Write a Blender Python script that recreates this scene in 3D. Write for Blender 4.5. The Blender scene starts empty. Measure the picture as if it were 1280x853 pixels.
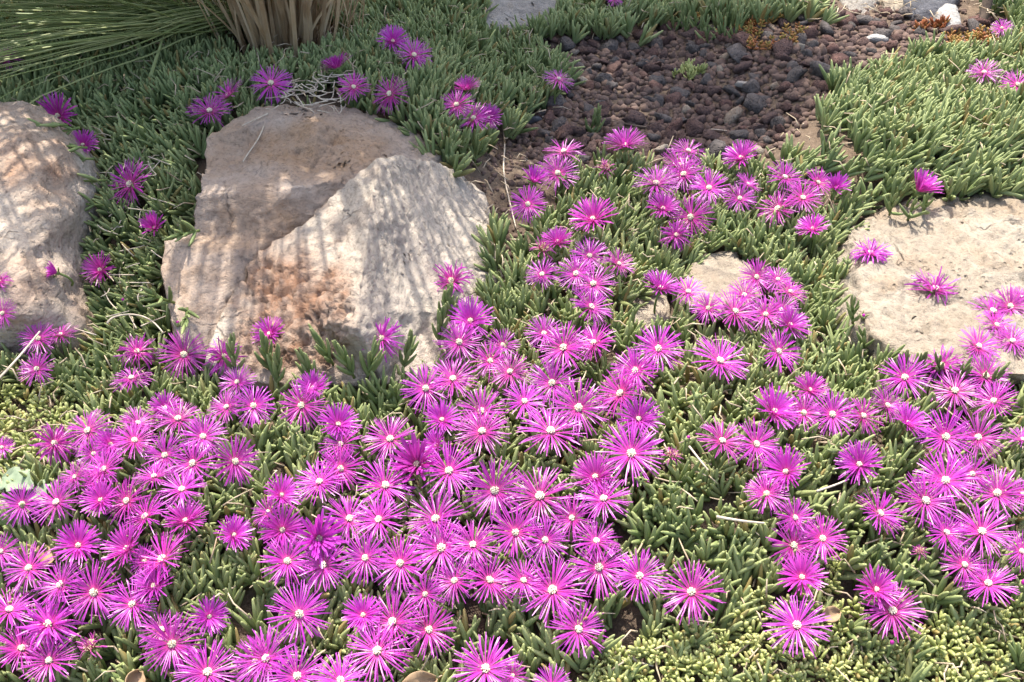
import bpy, bmesh, math, random
import numpy as np
from mathutils import Vector, Matrix, Quaternion
from mathutils.bvhtree import BVHTree
from mathutils.geometry import delaunay_2d_cdt

random.seed(7)
rng = np.random.default_rng(11)
sc = bpy.context.scene
COL = sc.collection
R = math.radians

# ------------------------------------------------------------------ camera
CAM_H, PITCH, FPX = 0.77, R(35.0), 1372.0
cam = bpy.data.cameras.new("camera")
cam.sensor_width = 36.0
cam.lens = 36.0 * FPX / 1280.0
cam.clip_start = 0.02
cam.clip_end = 500.0
camo = bpy.data.objects.new("camera", cam)
camo.location = (0, 0, CAM_H)
camo.rotation_euler = (R(90) - PITCH, 0, 0)
COL.objects.link(camo)
sc.camera = camo

# ------------------------------------------------------------------ sky, sun, exposure
SUN_EL, SUN_AZ = R(69.0), R(-17.0)          # azimuth measured from +Y towards +X
SUN_DIR = Vector((math.sin(SUN_AZ) * math.cos(SUN_EL), math.cos(SUN_AZ) * math.cos(SUN_EL), math.sin(SUN_EL)))
world = bpy.data.worlds.new("World")
sc.world = world
world.use_nodes = True
wn = world.node_tree
wn.nodes.clear()
wo = wn.nodes.new("ShaderNodeOutputWorld")
wb = wn.nodes.new("ShaderNodeBackground")
ws = wn.nodes.new("ShaderNodeTexSky")
ws.sky_type = 'NISHITA'
ws.sun_disc = False
ws.sun_elevation = SUN_EL
ws.sun_rotation = SUN_AZ
ws.dust_density = 4.0
ws.ozone_density = 0.4
wb.inputs['Strength'].default_value = 0.15
wn.links.new(ws.outputs[0], wb.inputs[0])
wn.links.new(wb.outputs[0], wo.inputs[0])
sun = bpy.data.lights.new("sun", 'SUN')
sun.energy = 3.0
sun.angle = R(0.55)
sun.color = (1.0, 0.95, 0.87)
suno = bpy.data.objects.new("sun", sun)
suno.rotation_euler = SUN_DIR.to_track_quat('Z', 'Y').to_euler()
suno.location = (0, 3, 5)
COL.objects.link(suno)
sc.view_settings.view_transform = 'Standard'
sc.view_settings.look = 'None'
sc.view_settings.gamma = 1.0
sc.view_settings.exposure = 1.66
sc.view_settings.use_curve_mapping = False
sc.render.engine = 'CYCLES'
sc.cycles.max_bounces = 7
sc.cycles.transparent_max_bounces = 6
sc.cycles.use_adaptive_sampling = True
try:
    sc.cycles.use_denoising = True
except Exception:
    pass

# ------------------------------------------------------------------ projection helpers
CP, SP = math.cos(PITCH), math.sin(PITCH)
def ray(px, py):
    hx, v = (px - 640.0) / FPX, (426.5 - py) / FPX
    return Vector((hx, CP + v * SP, -SP + v * CP))
def at_y(px, py, Y):
    d = ray(px, py)
    t = Y / d.y
    return Vector((d.x * t, Y, CAM_H + d.z * t))
def to_px(x, y, z):
    zz = z - CAM_H
    dep = y * CP - zz * SP
    up = y * SP + zz * CP
    return 640 + FPX * x / dep, 426.5 - FPX * up / dep, dep

# ------------------------------------------------------------------ noise
def _hash(ix, iy, iz):
    n = (ix.astype(np.int64) * 374761393 + iy.astype(np.int64) * 668265263 + iz.astype(np.int64) * 2147483647) & 0xffffffff
    n = ((n ^ (n >> 13)) * 1274126177) & 0xffffffff
    n = ((n ^ (n >> 16)) * 2246822519) & 0xffffffff
    return ((n ^ (n >> 15)) & 0xffffff) / float(0xffffff)
def vnoise(p):
    p = np.asarray(p, float)
    i = np.floor(p); f = p - i
    f = f * f * (3 - 2 * f)
    i = i.astype(np.int64)
    r = 0
    for dx in (0, 1):
        for dy in (0, 1):
            for dz in (0, 1):
                w = (f[:, 0] if dx else 1 - f[:, 0]) * (f[:, 1] if dy else 1 - f[:, 1]) * (f[:, 2] if dz else 1 - f[:, 2])
                r = r + w * _hash(i[:, 0] + dx, i[:, 1] + dy, i[:, 2] + dz)
    return r * 2 - 1
def fbm(p, octs=4, gain=0.5):
    p = np.asarray(p, float); a = 1.0; s = 0; q = p.copy()
    for k in range(octs):
        s = s + a * vnoise(q + 17.3 * k); q = q * 2.03; a *= gain
    return s
def sstep(a, b, x):
    t = np.clip((np.asarray(x, float) - a) / (b - a), 0, 1)
    return t * t * (3 - 2 * t)

def terrain(x, y):
    x = np.asarray(x, float); y = np.asarray(y, float)
    z = -0.11 * sstep(0.88, 0.52, y)
    z = z + 0.045 * sstep(1.12, 1.5, y)
    z = z + 0.075 * sstep(1.10, 1.48, y) * sstep(-0.01, -0.13, x)
    z = z + 0.055 * sstep(0.28, 0.5, x) * sstep(1.28, 1.46, y)
    p = np.stack([x * 5, y * 5, np.zeros_like(x)], -1)
    near = sstep(8, 4, np.abs(x) + np.abs(y))
    sh = x.shape
    z = z + (0.012 * fbm(p.reshape(-1, 3), 3)).reshape(sh) * near
    return z

# ------------------------------------------------------------------ mesh helpers
def mesh_from(name, V, F, attrs=None, smooth=True):
    """V (n,3), F (m,k) all the same size; attrs: name -> (n,4) point colours"""
    V = np.ascontiguousarray(V, np.float32); F = np.ascontiguousarray(F, np.int32)
    me = bpy.data.meshes.new(name)
    k = F.shape[1]
    me.vertices.add(len(V)); me.vertices.foreach_set('co', V.ravel())
    me.loops.add(F.size); me.loops.foreach_set('vertex_index', F.ravel())
    me.polygons.add(len(F)); me.polygons.foreach_set('loop_start', np.arange(0, F.size, k, dtype=np.int32))
    me.update(calc_edges=True)
    if smooth:
        me.polygons.foreach_set('use_smooth', np.ones(len(F), bool))
    if attrs:
        for an, av in attrs.items():
            a = me.attributes.new(an, 'FLOAT_COLOR', 'POINT')
            a.data.foreach_set('color', np.ascontiguousarray(av, np.float32).ravel())
    me.validate()
    return me
def obj(name, me, mat=None, parent=None, loc=None):
    o = bpy.data.objects.new(name, me)
    if me is not None and mat is not None and len(me.materials) == 0:
        me.materials.append(mat)
    COL.objects.link(o)
    if parent is not None:
        o.parent = parent
    if loc is not None:
        o.location = loc
    return o
def tag(o, label, cat, group=None, kind=None):
    o['label'] = label
    o['category'] = cat
    if group: o['group'] = group
    if kind: o['kind'] = kind
    return o
def empty(name, loc):
    o = bpy.data.objects.new(name, None)
    o.empty_display_size = 0.02
    o.location = loc
    COL.objects.link(o)
    return o

class MB:
    """collects same-type (triangle) pieces into one mesh"""
    def __init__(s): s.V = []; s.F = []; s.A = []; s.n = 0
    def add(s, V, F, A):
        s.V.append(V); s.F.append(F + s.n); s.A.append(A); s.n += len(V)
    def mesh(s, name, smooth=True):
        return mesh_from(name, np.concatenate(s.V), np.concatenate(s.F), {'tint': np.concatenate(s.A)}, smooth)

def tube(path, rad, sides=6, tint=(0, 0, 0, 1)):
    """path (n,3), rad (n,) -> V,F(tri),A"""
    path = np.asarray(path, float); n = len(path); rad = np.broadcast_to(np.asarray(rad, float), (n,))
    T = np.gradient(path, axis=0); T /= np.linalg.norm(T, axis=1)[:, None] + 1e-12
    ref = np.array([0.0, 0, 1]) if abs(T[0][2]) < 0.9 else np.array([1.0, 0, 0])
    N = np.cross(T, ref); N /= np.linalg.norm(N, axis=1)[:, None] + 1e-12
    B = np.cross(T, N)
    a = np.arange(sides) * 2 * np.pi / sides
    V = path[:, None, :] + rad[:, None, None] * (np.cos(a)[None, :, None] * N[:, None, :] + np.sin(a)[None, :, None] * B[:, None, :])
    V = V.reshape(-1, 3)
    F = []
    for i in range(n - 1):
        for j in range(sides):
            p, q = i * sides + j, i * sides + (j + 1) % sides
            F += [(p, q, q + sides), (p, q + sides, p + sides)]
    V = np.vstack([V, path[0], path[-1]])
    c0, c1 = n * sides, n * sides + 1
    for j in range(sides):
        F += [(c0, (j + 1) % sides, j), (c1, (n - 1) * sides + j, (n - 1) * sides + (j + 1) % sides)]
    A = np.tile(np.array(tint, float), (len(V), 1))
    A[:, 1] = np.append(np.repeat(np.linspace(0, 1, n), sides), [0, 1])
    return V, np.array(F), A

# ------------------------------------------------------------------ materials
class NT:
    def __init__(s, name):
        s.m = bpy.data.materials.new(name); s.m.use_nodes = True
        s.t = s.m.node_tree; s.t.nodes.clear()
        s.out = s.t.nodes.new('ShaderNodeOutputMaterial')
    def n(s, typ, **kw):
        nd = s.t.nodes.new(typ)
        for k, v in kw.items():
            if k in nd.inputs: nd.inputs[k].default_value = v
            else: setattr(nd, k, v)
        return nd
    def l(s, a, b): s.t.links.new(a, b)
    def mix(s, fac, a, b, blend='MIX'):
        nd = s.t.nodes.new('ShaderNodeMixRGB'); nd.blend_type = blend
        for i, v in enumerate((fac, a, b)):
            if isinstance(v, (int, float)): nd.inputs[i].default_value = v
            elif isinstance(v, tuple): nd.inputs[i].default_value = v if len(v) == 4 else v + (1,)
            else: s.l(v, nd.inputs[i])
        return nd.outputs[0]
    def ramp(s, fac, stops):
        nd = s.t.nodes.new('ShaderNodeValToRGB'); e = nd.color_ramp.elements
        while len(e) < len(stops): e.new(0.5)
        for el, (p, c) in zip(e, stops):
            el.position = p; el.color = (c, c, c, 1) if isinstance(c, (int, float)) else tuple(c) + (1,)
        s.l(fac, nd.inputs[0]); return nd.outputs[0]
    def noise(s, scale, detail=4, rough=0.6, vec=None, dist=0.0):
        nd = s.n('ShaderNodeTexNoise', Scale=scale, Detail=detail, Roughness=rough, Distortion=dist)
        if vec is not None: s.l(vec, nd.inputs['Vector'])
        return nd.outputs[0]
    def attr(s, name):
        a = s.n('ShaderNodeAttribute', attribute_name=name); sp = s.n('ShaderNodeSeparateColor')
        s.l(a.outputs['Color'], sp.inputs[0]); return sp.outputs
    def coord(s, which='Object'):
        return s.n('ShaderNodeTexCoord').outputs[which]
    def bump(s, h, strength=0.5, dist=0.002, normal=None):
        b = s.n('ShaderNodeBump', Strength=strength, Distance=dist); s.l(h, b.inputs['Height'])
        if normal is not None: s.l(normal, b.inputs['Normal'])
        return b.outputs[0]
    def bsdf(s, color, rough=0.7, normal=None, spec=0.4, transl=None, tcol=None):
        p = s.n('ShaderNodeBsdfPrincipled')
        if isinstance(color, tuple): p.inputs['Base Color'].default_value = color + (1,)
        else: s.l(color, p.inputs['Base Color'])
        if isinstance(rough, (int, float)): p.inputs['Roughness'].default_value = rough
        else: s.l(rough, p.inputs['Roughness'])
        p.inputs['Specular IOR Level'].default_value = spec
        if normal is not None: s.l(normal, p.inputs['Normal'])
        if transl:
            tr = s.n('ShaderNodeBsdfTranslucent')
            c = tcol if tcol is not None else color
            if isinstance(c, tuple): tr.inputs[0].default_value = c + (1,)
            else: s.l(c, tr.inputs[0])
            mx = s.n('ShaderNodeMixShader'); mx.inputs[0].default_value = transl
            s.l(p.outputs[0], mx.inputs[1]); s.l(tr.outputs[0], mx.inputs[2])
            s.l(mx.outputs[0], s.out.inputs[0])
        else:
            s.l(p.outputs[0], s.out.inputs[0])
        return s.m

def mat_leaf(name, dark, mid, pale, tipc, rough=0.55):
    t = NT(name); a = t.attr('tint')
    c = t.ramp(a[0], [(0.0, dark), (0.5, mid), (1.0, pale)])
    n = t.noise(900, 2, vec=t.coord('Object'))
    c = t.mix(t.ramp(a[1], [(0.6, 0.0), (1.0, 0.5)]), c, tipc)
    c = t.mix(t.ramp(a[2], [(0.90, 0.0), (0.97, 0.8)]), c, (0.30, 0.20, 0.07))
    c = t.mix(t.ramp(n, [(0.45, 0.0), (0.75, 0.22)]), c, pale)
    return t.bsdf(c, rough, t.bump(n, 0.25, 0.0006), 0.24, 0.24)
M = {}
M['leaf'] = mat_leaf('ice_plant_leaf', (0.090, 0.140, 0.048), (0.205, 0.265, 0.098), (0.345, 0.385, 0.175), (0.40, 0.42, 0.18))
M['leaf_blue'] = mat_leaf('ice_plant_leaf_bluish', (0.095, 0.145, 0.052), (0.205, 0.265, 0.105), (0.335, 0.380, 0.175), (0.40, 0.42, 0.18))
M['sedum'] = mat_leaf('sedum_leaf', (0.19, 0.25, 0.07), (0.36, 0.40, 0.13), (0.50, 0.51, 0.21), (0.54, 0.53, 0.24), 0.5)
M['sedum_red'] = mat_leaf('sedum_red_leaf', (0.25, 0.06, 0.03), (0.35, 0.14, 0.05), (0.36, 0.30, 0.08), (0.45, 0.10, 0.06), 0.5)

def mat_petal():
    t = NT('petal'); a = t.attr('tint')
    c = t.ramp(a[1], [(0.0, (0.80, 0.36, 0.52)), (0.16, (0.70, 0.06, 0.34)), (0.34, (0.50, 0.022, 0.36)), (0.8, (0.43, 0.025, 0.40)), (1.0, (0.42, 0.045, 0.40))])
    c = t.mix(t.ramp(a[0], [(0.0, 0.0), (1.0, 0.45)]), c, (0.52, 0.12, 0.48))
    c = t.mix(t.ramp(a[2], [(0.5, 0.0), (1.0, 0.55)]), c, (0.62, 0.020, 0.34))
    oi = t.n('ShaderNodeObjectInfo'); hs = t.n('ShaderNodeHueSaturation')
    mr = t.n('ShaderNodeMapRange'); t.l(oi.outputs['Random'], mr.inputs[0]); mr.inputs[3].default_value = 0.485; mr.inputs[4].default_value = 0.512
    t.l(mr.outputs[0], hs.inputs['Hue']); mv = t.n('ShaderNodeMapRange'); wn_ = t.n('ShaderNodeTexWhiteNoise', noise_dimensions='1D'); t.l(oi.outputs['Random'], wn_.inputs['W']); t.l(wn_.outputs['Value'], mv.inputs[0]); mv.inputs[3].default_value = 0.78; mv.inputs[4].default_value = 1.12; t.l(mv.outputs[0], hs.inputs['Value']); t.l(c, hs.inputs['Color']); c = hs.outputs[0]
    return t.bsdf(c, 0.34, None, 0.6, 0.34, t.mix(0.35, c, (0.85, 0.08, 0.52)))
M['petal'] = mat_petal()
def mat_petal_dry():
    t = NT('petal_withered'); a = t.attr('tint')
    c = t.ramp(a[1], [(0.0, (0.62, 0.16, 0.28)), (0.4, (0.50, 0.035, 0.30)), (1.0, (0.42, 0.045, 0.36))])
    c = t.mix(t.ramp(a[0], [(0.3, 0.0), (1.0, 0.35)]), c, (0.55, 0.35, 0.32))
    return t.bsdf(c, 0.5, None, 0.4, 0.28)
M['petal_dry'] = mat_petal_dry()
def mat_centre():
    t = NT('flower_centre'); a = t.attr('tint')
    c = t.ramp(a[1], [(0.0, (0.75, 0.12, 0.34)), (0.30, (0.90, 0.62, 0.66)), (0.6, (0.90, 0.85, 0.76)), (1.0, (0.90, 0.82, 0.58))])
    return t.bsdf(c, 0.6, None, 0.3, 0.2)
M['centre'] = mat_centre()
def mat_centre_dry():
    t = NT('spent_centre'); a = t.attr('tint')
    c = t.ramp(a[1], [(0.0, (0.55, 0.10, 0.12)), (0.5, (0.62, 0.30, 0.22)), (1.0, (0.62, 0.48, 0.30))])
    return t.bsdf(c, 0.7, None, 0.3)
M['centre_dry'] = mat_centre_dry()
M['stem'] = mat_leaf('flower_stem', (0.10, 0.15, 0.045), (0.15, 0.20, 0.06), (0.2, 0.24, 0.09), (0.16, 0.22, 0.07))

def mat_simple(name, c1, c2, scale=60, rough=0.8, spec=0.3, b=0.3, transl=None):
    t = NT(name); co = t.coord('Object')
    n = t.noise(scale, 5, 0.65, co)
    c = t.mix(t.ramp(n, [(0.3, 0.0), (0.7, 1.0)]), c1, c2)
    return t.bsdf(c, rough, t.bump(n, b, 0.002), spec, transl)

def mat_rock(name, light, mid, dark, stain, pit=0.6, grain_scale=170):
    t = NT(name); co = t.coord('Object'); st = t.attr('stain')
    big = t.noise(9, 5, 0.6, co, 0.4)
    med = t.noise(38, 6, 0.7, co, 0.3)
    fine = t.noise(grain_scale, 6, 0.75, co)
    mp = t.n('ShaderNodeMapping'); mp.inputs['Scale'].default_value = (1.0, 0.7, 3.2); mp.inputs['Rotation'].default_value = (0.3, 0.25, 0.0)
    t.l(co, mp.inputs[0])
    strata = t.noise(34, 5, 0.65, mp.outputs[0], 0.8)
    vo = t.n('ShaderNodeTexVoronoi', Scale=95.0); t.l(co, vo.inputs['Vector'])
    c = t.mix(t.ramp(big, [(0.30, 0.0), (0.68, 1.0)]), mid, light)
    c = t.mix(t.ramp(med, [(0.52, 0.0), (0.74, 0.55)]), c, dark)
    c = t.mix(t.ramp(strata, [(0.50, 0.0), (0.72, 0.4)]), c, dark)
    sn = t.n('ShaderNodeMath', operation='MULTIPLY'); t.l(st[0], sn.inputs[0]); t.l(t.ramp(med, [(0.25, 0.35), (0.6, 1.0)]), sn.inputs[1])
    c = t.mix(sn.outputs[0], c, stain)
    c = t.mix(t.ramp(fine, [(0.34, 0.75), (0.50, 0.0)]), c, t.mix(0.55, c, (0.03, 0.02, 0.015)))
    c = t.mix(t.ramp(fine, [(0.60, 0.0), (0.78, 0.4)]), c, light)
    wv = t.n('ShaderNodeVectorMath', operation='ADD'); ns = t.n('ShaderNodeTexNoise', Scale=16.0, Detail=4.0); t.l(co, ns.inputs['Vector'])
    sc_ = t.n('ShaderNodeVectorMath', operation='SCALE'); sc_.inputs['Scale'].default_value = 0.09; t.l(ns.outputs['Color'], sc_.inputs[0])
    t.l(co, wv.inputs[0]); t.l(sc_.outputs[0], wv.inputs[1])
    ce = t.n('ShaderNodeTexVoronoi', Scale=8.5, feature='DISTANCE_TO_EDGE'); t.l(wv.outputs[0], ce.inputs['Vector'])
    crack = t.ramp(ce.outputs['Distance'], [(0.0, 1.0), (0.022, 0.0)])
    cm = t.n('ShaderNodeMath', operation='MULTIPLY'); t.l(crack, cm.inputs[0]); t.l(t.ramp(big, [(0.50, 0.0), (0.64, 0.5)]), cm.inputs[1])
    c = t.mix(cm.outputs[0], c, (0.07, 0.05, 0.038))
    pits = t.ramp(vo.outputs[0], [(0.0, 0.0), (0.28, 1.0)])
    # pits count only where the stone is stained and crumbly (green channel)
    pm = t.n('ShaderNodeMath', operation='MULTIPLY'); t.l(st[1], pm.inputs[0]); t.l(pits, pm.inputs[1])
    h = t.mix(0.5, fine, med)
    nrm = t.bump(h, 1.0, 0.007)
    nrm = t.bump(strata, 0.7, 0.006, nrm)
    cb = t.n('ShaderNodeBump', Distance=0.006, invert=True); cb.inputs['Strength'].default_value = 0.8
    t.l(cm.outputs[0], cb.inputs['Height']); t.l(nrm, cb.inputs['Normal']); nrm = cb.outputs[0]
    b2 = t.n('ShaderNodeBump', Distance=0.010); b2.inputs['Strength'].default_value = pit
    t.l(pm.outputs[0], b2.inputs['Height']); t.l(nrm, b2.inputs['Normal'])
    return t.bsdf(c, 0.9, b2.outputs[0], 0.2)
M['rock_front'] = mat_rock('pale_boulder', (0.49, 0.42, 0.335), (0.38, 0.32, 0.26), (0.23, 0.19, 0.155), (0.27, 0.150, 0.092), 0.35)
M['rock_step'] = mat_rock('brown_boulder', (0.43, 0.35, 0.285), (0.34, 0.26, 0.20), (0.22, 0.16, 0.12), (0.34, 0.225, 0.14), 0.4)
M['rock_streak'] = mat_rock('streaked_rock', (0.52, 0.44, 0.35), (0.38, 0.30, 0.235), (0.22, 0.165, 0.125), (0.36, 0.21, 0.13), 0.6)
M['rock_flat'] = mat_rock('cream_rock', (0.36, 0.31, 0.24), (0.275, 0.23, 0.172), (0.145, 0.11, 0.08), (0.28, 0.215, 0.15), 0.9)
M['rock_grey'] = mat_rock('grey_rock', (0.36, 0.33, 0.29), (0.24, 0.215, 0.185), (0.13, 0.115, 0.10), (0.22, 0.17, 0.12), 0.4)
M['rock_slate'] = mat_rock('slate_rock', (0.15, 0.15, 0.16), (0.09, 0.09, 0.10), (0.05, 0.05, 0.055), (0.1, 0.09, 0.08), 0.3)
M['rock_white'] = mat_rock('white_rock', (0.40, 0.385, 0.355), (0.33, 0.315, 0.29), (0.21, 0.195, 0.18), (0.4, 0.36, 0.3), 0.3)

def mat_ground():
    t = NT('soil'); co = t.coord('Object')
    n1 = t.noise(14, 6, 0.65, co); n2 = t.noise(120, 6, 0.75, co); n3 = t.noise(420, 3, 0.7, co)
    c = t.mix(t.ramp(n1, [(0.35, 0.0), (0.68, 1.0)]), (0.080, 0.058, 0.043), (0.165, 0.120, 0.083))
    c = t.mix(t.ramp(n2, [(0.50, 0.0), (0.72, 0.7)]), c, (0.27, 0.205, 0.145))
    c = t.mix(t.ramp(n3, [(0.60, 0.0), (0.75, 0.6)]), c, (0.05, 0.035, 0.028))
    h = t.mix(0.5, n2, n3)
    return t.bsdf(c, 0.95, t.bump(h, 0.9, 0.006), 0.15)
M['soil'] = mat_ground()
def mat_lava(name, a, b, c3):
    t = NT(name); co = t.coord('Object'); oi = t.n('ShaderNodeObjectInfo')
    n = t.noise(2.6, 6, 0.75, co); vo = t.n('ShaderNodeTexVoronoi', Scale=6.5); t.l(co, vo.inputs['Vector'])
    c = t.mix(oi.outputs['Random'], a, b)
    c = t.mix(t.ramp(n, [(0.48, 0.0), (0.75, 0.8)]), c, c3)
    h = t.mix(0.5, n, t.ramp(vo.outputs[0], [(0.05, 0.0), (0.4, 1.0)]))
    return t.bsdf(c, 0.95, t.bump(h, 1.0, 0.006), 0.12)
M['lava_red'] = mat_lava('lava_reddish', (0.110, 0.062, 0.052), (0.078, 0.055, 0.050), (0.17, 0.110, 0.088))
M['lava_grey'] = mat_lava('lava_grey', (0.075, 0.066, 0.062), (0.105, 0.090, 0.082), (0.18, 0.155, 0.14))
M['lava_tan'] = mat_lava('lava_tan', (0.22, 0.165, 0.12), (0.28, 0.24, 0.19), (0.36, 0.32, 0.26))
M['gravel'] = mat_simple('small_gravel', (0.070, 0.048, 0.040), (0.17, 0.115, 0.09), 45, 0.95, 0.2, 0.5)
def mat_blade(name, c1, c2, c3):
    t = NT(name); a = t.attr('tint')
    n = t.noise(40, 3, 0.6, t.coord('Object'))
    c = t.ramp(a[0], [(0.0, c1), (0.6, c2), (1.0, c3)])
    c = t.mix(t.ramp(n, [(0.35, 0.0), (0.8, 0.5)]), c, c3)
    return t.bsdf(c, 0.5, None, 0.4, 0.32)
M['blade'] = mat_blade('green_blade', (0.13, 0.19, 0.055), (0.23, 0.29, 0.095), (0.40, 0.42, 0.19))
M['straw'] = mat_blade('straw_blade', (0.30, 0.19, 0.10), (0.52, 0.37, 0.21), (0.68, 0.56, 0.38))
M['twig'] = mat_simple('dry_twig', (0.34, 0.27, 0.20), (0.55, 0.48, 0.38), 90, 0.85)
M['litter'] = mat_simple('litter', (0.30, 0.22, 0.14), (0.58, 0.48, 0.34), 25, 0.9, transl=0.1)
M['dead_leaf'] = mat_simple('dead_leaf', (0.26, 0.165, 0.09), (0.40, 0.28, 0.165), 45, 0.75, transl=0.2)
M['sage_leaf'] = mat_simple('sage_leaf', (0.15, 0.20, 0.12), (0.25, 0.30, 0.20), 35, 0.7, transl=0.15)
M['bark'] = mat_simple('bark', (0.055, 0.040, 0.030), (0.13, 0.095, 0.07), 40, 0.9, b=0.8)
M['shrub_leaf'] = mat_simple('shrub_leaf', (0.05, 0.09, 0.03), (0.09, 0.14, 0.045), 20, 0.5, transl=0.12)

# ------------------------------------------------------------------ ground sheet
def build_ground():
    xs = np.concatenate([[-120, -60, -25, -10, -5, -3, -2.2], np.arange(-1.7, 1.9001, 0.02), [2.4, 3.2, 5, 10, 25, 60, 120]])
    ys = np.concatenate([[-60, -25, -10, -4, -1.5, -0.5, 0.0], np.arange(0.25, 3.0001, 0.02), [3.4, 4.2, 6, 10, 25, 60, 160]])
    X, Y = np.meshgrid(xs, ys)
    Z = terrain(X, Y)
    V = np.stack([X.ravel(), Y.ravel(), Z.ravel()], -1)
    nx, ny = len(xs), len(ys)
    i = np.arange(nx * ny).reshape(ny, nx)
    F = np.stack([i[:-1, :-1].ravel(), i[:-1, 1:].ravel(), i[1:, 1:].ravel(), i[1:, :-1].ravel()], -1)
    o = obj('ground', mesh_from('ground', V, F), M['soil'])
    o['kind'] = 'structure'
    o['label'] = 'brown garden soil sloping down in front of the rocks'
    return V, F
GV, GF = build_ground()

# ------------------------------------------------------------------ rocks
ROCK_BVH = []
def build_rock(name, outline, inner, mat, label, cat='rock', back=0.12, edge=0.009, amp=(0.010, 0.0035), smooth_it=2, stain=None, seed=0, bottom=-0.06, group=None, creases=None, flute=0.0, crumb=0.004):
    """outline and inner: (px, py, Y) of places on the face of the rock, turned into points at their true distance"""
    P = [at_y(*q) for q in outline] + [at_y(*q) for q in inner]
    n = len(outline)
    co2 = [Vector((q[0], -q[1])) for q in list(outline) + list(inner)]
    edges = [(i, (i + 1) % n) for i in range(n)] + [(a, b) for a, b in (creases or [])]
    vs, es, fs, ov, oe, of = delaunay_2d_cdt(co2, edges, [list(range(n))], 1, 1e-4)
    bm = bmesh.new()
    idx = []
    for k, v in enumerate(vs):
        idx.append(bm.verts.new(P[ov[k][0]] if ov[k] else at_y(v[0], -v[1], 1.2)))
    for f in fs:
        try: bm.faces.new([idx[i] for i in f])
        except ValueError: pass
    cen = sum((p for p in P[:n]), Vector()) / n
    zs = [p.z for p in P]; z0, z1 = min(zs), max(zs)
    okf = {}
    for k in range(len(vs)):
        for q in ov[k]: okf[q] = idx[k]
    ring = [okf[i] for i in range(n)]
    low = []
    for i in range(n):
        p = P[i]; hfrac = (p.z - z0) / max(1e-6, z1 - z0)
        q = Vector((p.x + (cen.x - p.x) * -0.08, p.y + 0.02 + back * hfrac, bottom))
        low.append(bm.verts.new(q))
    mid = []
    for i in range(n):
        p, q = ring[i].co, low[i].co
        hfrac = (p.z - z0) / max(1e-6, z1 - z0)
        m = p.lerp(q, 0.45) + Vector(((p.x - cen.x) * 0.10, 0.03 * hfrac, 0.0))
        mid.append(bm.verts.new(m))
    for A, B in ((ring, mid), (mid, low)):
        for i in range(n):
            j = (i + 1) % n
            bm.faces.new((A[i], A[j], B[j], B[i]))
    c = bm.verts.new(Vector((cen.x, cen.y + back * 0.4, bottom - 0.01)))
    for i in range(n):
        bm.faces.new((low[i], low[(i + 1) % n], c))
    bmesh.ops.triangulate(bm, faces=bm.faces[:])
    bmesh.ops.recalc_face_normals(bm, faces=bm.faces[:])
    for it in range(6):
        lim = edge * (2.2 if it < 3 else 1.0)
        E = [e for e in bm.edges if e.calc_length() > lim]
        if not E: continue
        bmesh.ops.subdivide_edges(bm, edges=E, cuts=1, use_grid_fill=False)
        bmesh.ops.triangulate(bm, faces=[f for f in bm.faces if len(f.verts) > 3])
        if it in (2, 3):
            for _ in range(smooth_it):
                bmesh.ops.smooth_vert(bm, verts=bm.verts[:], factor=0.5, use_axis_x=True, use_axis_y=True, use_axis_z=True)
    bmesh.ops.recalc_face_normals(bm, faces=bm.faces[:])
    bm.normal_update()
    V = np.array([v.co[:] for v in bm.verts]); N = np.array([v.normal[:] for v in bm.verts])
    q = V + seed * 3.7
    facet = np.abs(vnoise(q * 14 + 3)) * -1.0
    d = amp[0] * (0.6 * fbm(q * 10, 3) + 0.6 * facet) + amp[1] * (0.6 - 1.6 * np.abs(fbm(q * 38, 4, 0.6))) + amp[1] * 0.8 * fbm(q * 150, 2)
    if flute: d = d + flute * fbm(q * np.array([46.0, 30.0, 7.0]), 3)
    V2 = V + N * d[:, None]
    F = np.array([[v.index for v in f.verts] for f in bm.faces]) if not bm.verts.index_update() else None
    bm.free()
    px, py, _ = to_px(V2[:, 0], V2[:, 1], V2[:, 2])
    S = np.zeros((len(V2), 4)); S[:, 3] = 1
    if stain is not None:
        S[:, 0], S[:, 1] = stain(px, py, V2)
    # crumbly stone is also rough in outline
    V2 = V2 + N * (S[:, 1] * crumb * (np.abs(fbm(q * 60, 4, 0.65)) * -1.2 + 0.4))[:, None]
    me = mesh_from(name, V2, F, {'stain': S})
    o = obj(name, me, mat)
    tag(o, label, cat, group)
    ROCK_BVH.append((V2, F))
    return o

def blob(px, py, cx, cy, rx, ry, p=1.0):
    return np.clip(1.3 - ((px - cx) / rx) ** 2 - ((py - cy) / ry) ** 2, 0, 1) ** p

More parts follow.
